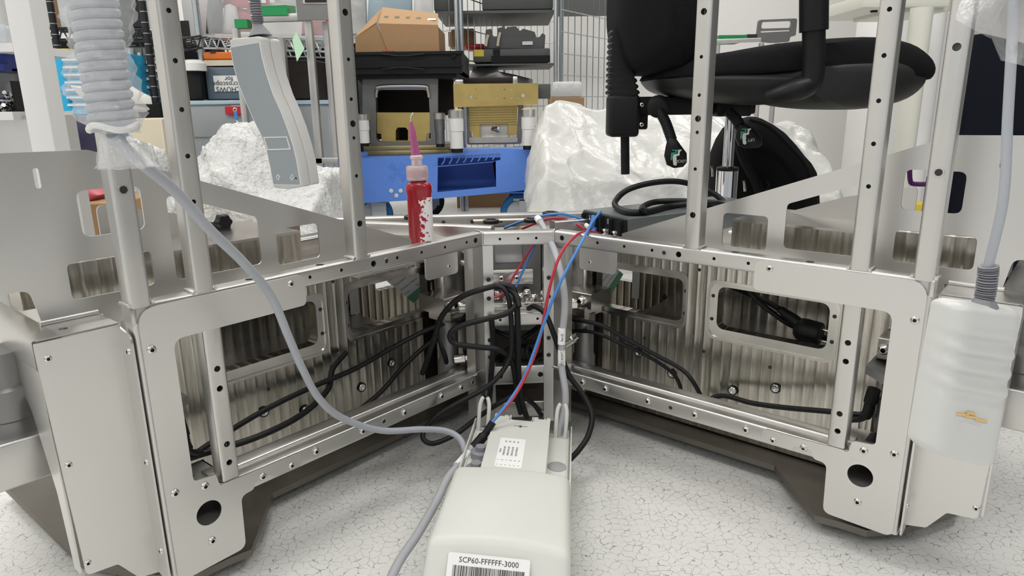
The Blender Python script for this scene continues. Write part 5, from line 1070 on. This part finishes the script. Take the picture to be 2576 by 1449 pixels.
m = MB(); pts = [at(735, 100, YT-.04), at(745, 80, YT-.04), at(766, 122, YT-.04), at(747, 155, YT-.04)]; nn3 = Y*.001; m.add(pts + [p + nn3 for p in pts], [(0, 1, 2, 3), (7, 6, 5, 4), (0, 4, 5, 1), (1, 5, 6, 2), (2, 6, 7, 3), (3, 7, 4, 0)]); o = m.build('green_tag', 'green_card', smooth=False); tag(o, 'pale green paper tag hanging from the steel trolley', 'tag')
m = MB(); PT = [at(778, 440, YT-.02), at(818, 440, YT-.02), at(848, 545, YT-.02), at(770, 545, YT-.02)]; m.add(PT + [p + Y*.004 for p in PT], [(0, 1, 2, 3), (7, 6, 5, 4), (0, 4, 5, 1), (1, 5, 6, 2), (2, 6, 7, 3), (3, 7, 4, 0)]); gp_ = m.build('side_plate', 'sheet_steel', tf)
for (x, y) in ((803, 455), (820, 465), (807, 482), (821, 481), (811, 513)): screw(tf, at(x, y, YT-.022), -Y, .008)
tr2 = empty('steel_trolley', at(1900, 300, 3.9), 'stainless trolley frame with grey pull handle and green board behind the chair seat', 'trolley'); tr2.location.z = 0; ORG[tr2.name] = tr2.location.copy()
TF = Fr((0, 3.9, 0), X, -Y); tpx = lambda x, y: TF.px(x, y)
m = MB(); m.plate(TF, fillet([tpx(*p) for p in ((1904, 92), (1909, 50), (2006, 46), (2002, 90), (1988, 92), (1986, 105), (1940, 108), (1914, 105))], .012), 0, -.02, [fillet([tpx(*p) for p in ((1914, 72), (1918, 55), (1993, 52), (1989, 70))], .012), fillet([tpx(*p) for p in ((1914, 82), (1990, 78), (1989, 75), (1914, 78))], .002)]); m.build('pull_handle', 'grey_anod', tr2)
pbox('green_board', 1809, 88, 1880, 97, 3.9, .4, 'green_paint', tr2); pbox('dark_end', 1880, 86, 1905, 96, 3.9, .4, 'socket_dark', tr2)
bar_px(1800, 104, 1915, 100, 3.88, 9, 'beam', tr2); bar_px(1808, 104, 1806, 300, 3.9, 9, 'leg', tr2, z0=0.0); bar_px(1918, 108, 1905, 330, 3.9, 9, 'leg', tr2, z0=0.0); bar_px(1958, 108, 1940, 330, 3.9, 9, 'leg', tr2, z0=0.0)

# ------------------------------------------------------------------ cream column stand at the right, dark panel, clamps
cs = empty('column_stand', at(2310, 300, 2.6), 'cream painted column stand with plate top behind the right uprights', 'stand'); cs.location.z = 0; ORG[cs.name] = cs.location.copy()
for (xt, xb, yy, mt) in ((2320, 2262, 2.45, 'cream_paint'), (2352, 2310, 2.9, 'white_plastic')):
    a = at(xt, 20, yy); m = MB(); m.cyl((a.x, yy, 0), (a.x, yy, a.z), .035 if yy < 2.7 else .045, 28); m.build('column', mt, cs)
pbox('top_plate', 2172, -15, 2390, 18, 2.52, .4, 'cream_paint', cs, bevel=(.004, 2))
pbox('top_rim', 2250, 15, 2385, 30, 2.55, .3, 'cream_paint', cs, bevel=(.004, 2))
for x in (2200, 2352): 
    a = at(x, 16, 2.60); m = MB(); m.lathe(a, -Z, [(.012, 0), (.012, .02)], 16); m.build('rubber_foot', 'black_rubber', cs)
o = pbox('white_cabinet', 2240, 30, 2420, 380, 4.2, .5, 'white_plastic', floor=True, bevel=(.01, 2)); tag(o, 'tall white cabinet behind the cream column', 'cabinet')
m = MB(); PT = [at(2470, 80, 1.5), at(2640, 120, 1.5), at(2640, 420, 1.5), at(2400, 420, 1.5)]; 
for p in PT[2:]: p.z = 0.0
m.add(PT + [p + Y*.06 for p in PT], [(0, 1, 2, 3), (7, 6, 5, 4), (0, 4, 5, 1), (1, 5, 6, 2), (2, 6, 7, 3), (3, 7, 4, 0)]); o = m.build('dark_cover', 'navy_cloth', bevel=(.01, 2)); tag(o, 'black cloth cover standing beyond the right handset lead', 'cover')
cl_ = empty('clamp', at(2300, 450, 1.75), 'purple clamp bracket seen through the upper cut-out of the right sheet', 'clamp')
m = MB(); m.tube([at(2288, 425, 1.75), at(2290, 455, 1.75), at(2300, 463, 1.75), at(2345, 463, 1.75)], .006, 8, 3); m.build('clamp_arm', 'purple', cl_)
m = MB(); m.cyl(at(2350, 520, 1.75), Vector((at(2350, 520, 1.75).x, 1.75, 0)), .012, 12); m.build('clamp_post', 'wheel_grey', cl_)
m = MB(); m.box(at(2345, 490, 1.75), X, Y, Z, .03, .02, .09); m.build('clamp_body', 'purple', cl_)
o = pbox('yellow_case', 2285, 512, 2345, 560, 2.0, .1, 'yellow', floor=True, bevel=(.01, 2)); tag(o, 'yellow case on the floor seen through the right sheet cut-out', 'case')

# ------------------------------------------------------------------ white parts rack, top left
wr = empty('parts_rack', at(60, 360, 1.45), 'white parts rack with compartments at the far left', 'rack'); wr.location.z = 0; ORG[wr.name] = wr.location.copy()
bar_px(30, -60, 96, 368, 1.40, 58, 'upright', wr, 'white_plastic', .05, z0=0.0)
for y in (117, 288):
    a = at(-120, y, 1.42); b = at(44, y - 5, 1.42); m = MB(); m.abox(a.x, b.x, 1.405, 1.60, a.z-.012, a.z+.004); m.build('shelf', 'white_plastic', wr)
a = at(-120, 60, 1.6); b = at(60, 60, 1.6); m = MB(); m.abox(a.x, b.x, 1.60, 1.61, .4, 1.0); m.build('back_panel', 'black_matte', wr)
a = at(-130, 60, 1.42); m = MB(); m.abox(a.x-.03, a.x, 1.40, 1.60, 0, 1.0); m.build('upright', 'white_plastic', wr)
m = MB(); a = at(-110, 300, 1.42); b = at(60, 300, 1.42); m.abox(a.x, b.x, 1.43, 1.59, 0.0, at(0, 292, 1.42).z); m.build('lower_cabinet', 'sheet_steel', wr)
bb = empty('blue_bin', at(-10, 178, 1.43), 'blue plastic bin front in the parts rack', 'bin'); xa, xb, za, zb = rect_px(-90, 130, 18, 178, 1.45)
m = MB(); m.abox(xa, xb, 1.45, 1.46, za, zb); m.abox(xa, xb, 1.435, 1.45, za, za+.012); m.abox(xa, xb, 1.46, 1.58, za, za+.006); m.abox(xb-.005, xb, 1.46, 1.58, za, zb); m.build('bin_shell', 'blue_bin', bb)
sb = empty('screw_tray', at(0, 284, 1.44), 'black tray heaped with bright loose screws in the parts rack', 'tray'); xa, xb, za, zb = rect_px(-100, 230, 34, 279, 1.46)
m = MB(); m.abox(xa, xb, 1.46, 1.58, za-.004, za); m.abox(xb, xb+.004, 1.46, 1.58, za, zb+.02); m.build('tray_shell', 'black_plastic', sb)
m = MB(); rnd = random.Random(2)
for k in range(120):
    p = Vector((rnd.uniform(xa+.05, xb-.005), rnd.uniform(1.47, 1.56), za + rnd.uniform(.004, .030))); dv = Vector((rnd.uniform(-1, 1), rnd.uniform(-1, 1), rnd.uniform(-.5, .5))).normalized()
    m.lathe(p, dv, [(.0018, 0), (.0018, .014), (.0042, .014), (.0042, .018)], 6)
o = m.build('loose_screws', 'screw_steel', sb); o['kind'] = 'stuff'
o = pbox('glass_jar', -30, 60, 14, 108, 1.48, .06, 'clear_box', bevel=(.01, 2)); tag(o, 'glass jar on the upper shelf of the parts rack', 'jar')

bxr = pbox('cardboard_box', 150, 512, 300, 600, 1.75, .22, 'cardboard', floor=True, bevel=(.003, 1)); tag(bxr, 'cardboard box under the red bag behind the left sheet', 'box')
m = MB(); pillow(m, [(170, 514), (185, 480), (215, 468), (245, 475), (262, 488), (240, 508), (215, 514)], 1.83, .06, 3, 2.2, 6); o = m.build('red_bag', 'pink_bag', ang=70); tag(o, 'red plastic bag seen through the upper cut-out of the left sheet', 'bag')
# ------------------------------------------------------------------ black wire shelving at the left with its contents
YS = 3.1
ws = empty('wire_shelving', at(330, 340, YS), 'black and chrome wire shelving unit along the left wall', 'shelving'); ws.location.z = 0; ORG[ws.name] = ws.location.copy()
def Pz(x, yy, z): p = at(x, 150, yy); return Vector((p.x, yy, z))
for (x, yy, mt) in ((378, YS, 'wire_black'), (508, YS+.1, 'wire_zinc'), (150, YS, 'wire_black'), (340, YS+.55, 'wire_black')):
    m = MB(); m.cyl(Pz(x, yy, 0), Pz(x, yy, 1.8), .0145, 14)
    p_ = m.build('shelf_post', mt, ws)
    m = MB()
    for k in range(40): q = Pz(x, yy, .05 + .043*k); m.lathe(q, Z, [(.0155, 0), (.0155, .003)], 12)
    rgs = m.build('post_grooves', 'wire_zinc', p_); rgs['kind'] = 'stuff'
def truss(xa, ya, xb, yb, yy, mt, n=9):
    m = MB(); a, b = at(xa, ya, yy), at(xb, yb, yy); h_ = Z*-.048
    m.tube([a, b], .005, 6, 0); m.tube([a + h_, b + h_], .005, 6, 0)
    for i in range(n):
        p = a.lerp(b, i/n); q = a.lerp(b, (i+.5)/n) + h_; r_ = a.lerp(b, (i+1)/n); m.tube([p, q], .0032, 5, 0); m.tube([q, r_], .0032, 5, 0)
    for k in range(1, 7): m.tube([a + Y*.06*k, b + Y*.06*k], .0028, 5, 0)
    m.tube([a + Y*.45, b + Y*.45], .005, 6, 0); m.tube([a + Y*.45 + h_, b + Y*.45 + h_], .005, 6, 0)
    for i in range(n):
        p = a.lerp(b, i/n) + Y*.45; q = a.lerp(b, (i+.5)/n) + h_ + Y*.45; m.tube([p, q], .0032, 5, 0)
    o = m.build('wire_shelf', mt, ws); o['kind'] = 'stuff'
truss(84, 70, 372, 74, YS, 'wire_black', 12); truss(510, 92, 835, 102, YS+.1, 'wire_zinc', 15); truss(378, 112, 505, 90, YS+.02, 'wire_black', 6)
# back wall covering
o = pbox('monitor', 283, -90, 364, 70, YS+.12, .04, 'dark_glass', bevel=(.004, 1)); tag(o, 'dark monitor standing on the black wire shelf', 'monitor')
o = pbox('monitor', 76, -90, 95, 66, YS+.12, .04, 'dark_glass'); tag(o, 'narrow dark screen at the left end of the wire shelf', 'monitor')
o = pbox('white_board', 96, -90, 131, 66, YS+.14, .03, 'white_plastic'); tag(o, 'white panel standing on the wire shelf left of the bag', 'panel')
o = pbox('red_folder', 131, -90, 140, 66, YS+.14, .03, 'cardboard_dark'); tag(o, 'thin dark red folder beside the white panel', 'folder')
o = pbox('grey_folder', 141, -90, 160, 68, YS+.14, .03, 'wheel_grey'); tag(o, 'grey folder standing behind the plastic bag', 'folder')
o = pbox('monitor_edge', 364, -90, 372, 72, YS+.12, .05, 'wheel_grey'); tag(o, 'grey edge panel right of the dark monitor', 'panel')
o = pbox('white_appliance', 455, -90, 490, 110, YS+.3, .2, 'white_plastic', bevel=(.01, 2)); tag(o, 'white appliance on the shelf behind the second upright', 'appliance')
pbox('vent_window', 453, 52, 476, 92, YS+.295, .01, 'socket_dark', o)
# blue tool cabinet
tc = empty('tool_cabinet', at(230, 300, YS-.05), 'sky blue tool drawer cabinet with white drawer pulls', 'cabinet'); tc.location.z = 0; ORG[tc.name] = tc.location.copy()
xa, xb, za, zb = rect_px(142, 132, 312, 300, YS-.05); m = MB(); m.abox(xa, xb, YS-.05, YS+.35, 0.04, zb); m.build('cabinet_body', 'cyan_paint', tc, bevel=(.008, 2))
for k in range(9):
    y = 147 + k*19 + (0 if k < 7 else (k-6)*14); x0 = 155 + k*2.4; 
    pbox('drawer_front', x0-2, y-4, 302 + k*1, y+12 + (14 if k >= 6 else 0), YS-.064, .016, 'cyan_paint', tc, bevel=(.002, 1))
    pbox('drawer_pull', x0, y, 300 + k*1, y+5, YS-.074, .012, 'white_plastic', tc)
pbox('side_handle', 127, 138, 142, 150, YS-.05, .2, 'cloth_blue', tc, bevel=(.004, 1))
o = pbox('yellow_case', 137, 122, 172, 132, YS-.02, .3, 'yellow', bevel=(.004, 1)); tag(o, 'yellow case on top of the sky blue tool cabinet', 'case')
dc = empty('drawer_cabinet', at(370, 250, YS+.15), 'small grey parts drawer cabinet behind the black shelf post', 'cabinet')
pbox('cabinet_body', 335, 118, 402, 250, YS+.16, .2, 'grey_bin', dc)
for i in range(3):
    for j in range(6): 
        pbox('drawer_front', 337 + i*22, 121 + j*21, 357 + i*22, 140 + j*21, YS+.150, .012, 'grey_anod', dc); pbox('drawer_knob', 346 + i*22, 132 + j*21, 352 + i*22, 139 + j*21, YS+.142, .01, 'paper', dc)
o = pbox('white_board', 322, 120, 335, 250, YS+.12, .2, 'white_plastic'); tag(o, 'white side panel between tool cabinet and parts drawers', 'panel')
gl = MB(); pillow(gl, [(182, 215), (200, 222), (215, 245), (300, 205), (318, 210), (345, 228), (375, 243), (378, 262), (358, 258), (372, 275), (362, 282), (340, 275), (345, 295), (325, 290), (318, 270), (300, 262), (250, 270), (205, 240)], 2.3, .05, 3, 2.2, 6); o = gl.build('white_glove', 'glove', ang=70); tag(o, 'white rubber glove draped behind the plastic bag', 'glove')
o = pbox('black_case', 320, 258, 405, 300, YS-.06, .3, 'black_matte', bevel=(.01, 2)); tag(o, 'black case on the floor level behind the glove', 'case')
o = pbox('cardboard_box', 320, 298, 408, 345, 2.7, .2, 'tape', floor=True, bevel=(.004, 1)); tag(o, 'pale tan cardboard box behind the outer left uprights', 'box')
m = MB(); pillow(m, [(60, 330), (75, 300), (150, 296), (200, 292), (215, 310), (235, 345), (240, 420), (60, 420)], 1.95, .14, 3, 2.2, 7); o = m.build('navy_bag', 'navy_bag', ang=70); tag(o, 'dark purple cloth bag in a clear tub at the far left', 'bag')
# boxes and bins right of the chrome post
o = pbox('black_cup', 470, 170, 505, 250, YS+.0, .12, 'black_plastic', bevel=(.01, 2)); tag(o, 'black cylinder bin behind the second left upright', 'bin')
m = MB(); a = at(487, 160, YS); m.lathe(a - Z*.03, Z, [(.05, 0), (.05, .03), (.03, .045)], 20); o = m.build('white_jar', 'white_plastic'); tag(o, 'white round jar on top of the black cylinder bin', 'jar')
o = pbox('orange_case', 510, 130, 660, 150, YS+.06, .3, 'orange', bevel=(.006, 1)); tag(o, 'orange case stacked under the chrome wire shelf', 'case'); pbox('latch', 528, 128, 540, 133, YS+.055, .01, 'socket_dark', o)
o = pbox('white_tray', 512, 151, 640, 165, YS+.06, .3, 'tape'); tag(o, 'pale tray under the orange case', 'tray')
lb1 = pbox('grey_tub', 518, 168, 640, 250, YS+.05, .3, 'cloth_blue', bevel=(.008, 2)); tag(lb1, 'blue-grey tub with handwritten label behind the handset', 'tub')
for m_ in lb1.data.materials: pass
lb1.data.materials.clear(); lb1.data.materials.append(mat('slate_tub', (.12, .16, .20), 0, .4))
lab1 = pbox('paper_label', 538, 190, 605, 230, YS+.045, .002, 'paper', lb1)
for i, tx in enumerate(('CHUWS', 'Microscope', 'for')): 
    p = at(575, 224 - i*13, YS+.042); text(tx, .030, lab1, frame_m(p, -X, -Z))
t2 = empty('clear_tub', at(560, 330, YS-.02), 'clear plastic tub with red latch behind the bubble wrap', 'tub'); pbox('tub_body', 470, 262, 700, 345, YS-.04, .35, 'clear_box', t2, bevel=(.008, 2)); pbox('tub_rim', 465, 252, 705, 263, YS-.05, .37, 'cloth_blue', t2, bevel=(.004, 1)); pbox('red_latch', 566, 268, 618, 288, YS-.056, .012, 'red_plastic', t2, bevel=(.002, 1)); pbox('tub_content', 475, 275, 690, 345, YS+.0, .25, 'black_matte', t2); pbox('tub_foot', 480, 345, 690, 352, YS-.03, .33, 'clear_box', t2, floor=True)
o = pbox('clear_tub', 700, 150, 795, 250, YS+.2, .3, 'dark_bore', bevel=(.006, 1)); tag(o, 'dark brown tub behind the steel trolley', 'tub')
o = pbox('clear_tub', 690, 262, 830, 350, YS+.1, .3, 'clear_box', floor=True, bevel=(.006, 1)); tag(o, 'clear tub on the floor behind the trolley leg', 'tub'); pbox('tub_rim', 688, 252, 835, 262, YS+.09, .32, 'cloth_blue', o)
bgp = empty('clear_tub', at(640, 88, YS+.15), 'clear plastic tub full of pink and white bags on the chrome shelf', 'tub')
pbox('tub_body', 512, -90, 760, 88, YS+.13, .4, 'clear_plastic', bgp, bevel=(.01, 2))
for i, (x0, y0, x1, y1, mt) in enumerate(((520, -40, 560, 85, 'grey_anod'), (560, 10, 600, 86, 'white_plastic'), (560, -60, 680, 20, 'pink_bag'), (565, 20, 640, 80, 'pink_bag'), (620, 5, 735, 25, 'wrap_white'), (690, -60, 750, 18, 'white_plastic'))):
    m = MB(); pillow(m, [(x0, y1), (x0+3, (y0+y1)/2), (x0+8, y0+4), ((x0+x1)/2, y0), (x1-6, y0+6), (x1, (y0+y1)/2), (x1-4, y1)], YS+.22 + .03*i, .03, 3, 2.2, 5); m.build('bagged_part', mt, bgp, ang=70)
p = at(645, 1, YS+.12); pbox('paper_label', 625, -14, 668, 8, YS+.125, .002, 'paper', bgp); text('5.0', .036, bgp, frame_m(p, -X, -Z))
for (x0, x1, mt, nm, lb) in ((760, 860, 'pink_bag', 'bagged_part', 'pink bag of parts on the shelf between trolley and upright'), (862, 925, 'wrap_white', 'bagged_part', 'white bag with green print behind the left upright'), (925, 1040, 'cloth_blue', 'bagged_part', 'pale blue cloth bundle above the cardboard box'), (1040, 1092, 'white_plastic', 'bagged_part', 'white sheet hanging right of the pale blue bundle')):
    m = MB(); pillow(m, [(x0, 90), (x0+2, 20), (x0+6, -80), (x1-6, -80), (x1-3, 10), (x1, 90)], YS+1.2, .06, 3, 2.2, 6); o = m.build(nm, mt, ang=70); tag(o, lb, 'bag')
o = pbox('wall_shelf', 770, 90, 1092, 97, YS+1.08, .3, 'wire_zinc'); tag(o, 'metal shelf carrying bagged parts behind the cardboard box', 'shelf')
# dark backing equipment behind the shelving
o = pbox('dark_cabinet', 60, 95, 520, 330, YS+.75, .3, 'black_matte', floor=True); tag(o, 'dark cabinet standing behind the wire shelving', 'cabinet')
o = pbox('dark_cabinet', 690, 110, 900, 330, YS+.85, .3, 'black_matte', floor=True); tag(o, 'dark cabinet behind the trolley and upright', 'cabinet')
# loose ring terminal standing in the bubble wrap
rt_ = empty('ring_terminal', at(592, 275, 2.6), 'blue insulated ring terminal poking out of the bubble wrap', 'wire')
m = MB(); c = at(591, 276, 2.6); m.tube([c + Vector((math.cos(a)*.006, 0, math.sin(a)*.006)) for a in [2*math.pi*k/12 for k in range(13)]], .002, 8, 2); m.build('ring', 'screw_steel', rt_)
m = MB(); m.tube([at(592, 282, 2.6), at(594, 292, 2.6), at(595, 302, 2.6)], .006, 8, 3); m.build('sleeve', 'blue_wire', rt_)
m = MB(); m.tube([at(595, 302, 2.6), at(605, 315, 2.6), at(650, 322, 2.6)], .0035, 8, 4); m.build('lead', 'white_plastic', rt_)
# ceiling lamp housings
for (x, y) in LAMP_SPOTS:
    m = MB(); m.abox(x-.64, x+.64, y-.34, y+.34, 2.88, 2.999); o = m.build('ceiling_lamp', 'white_plastic', bevel=(.01, 1)); tag(o, 'flat white ceiling lamp panel, above and outside the photograph', 'lamp', 'ceiling lamp panels')
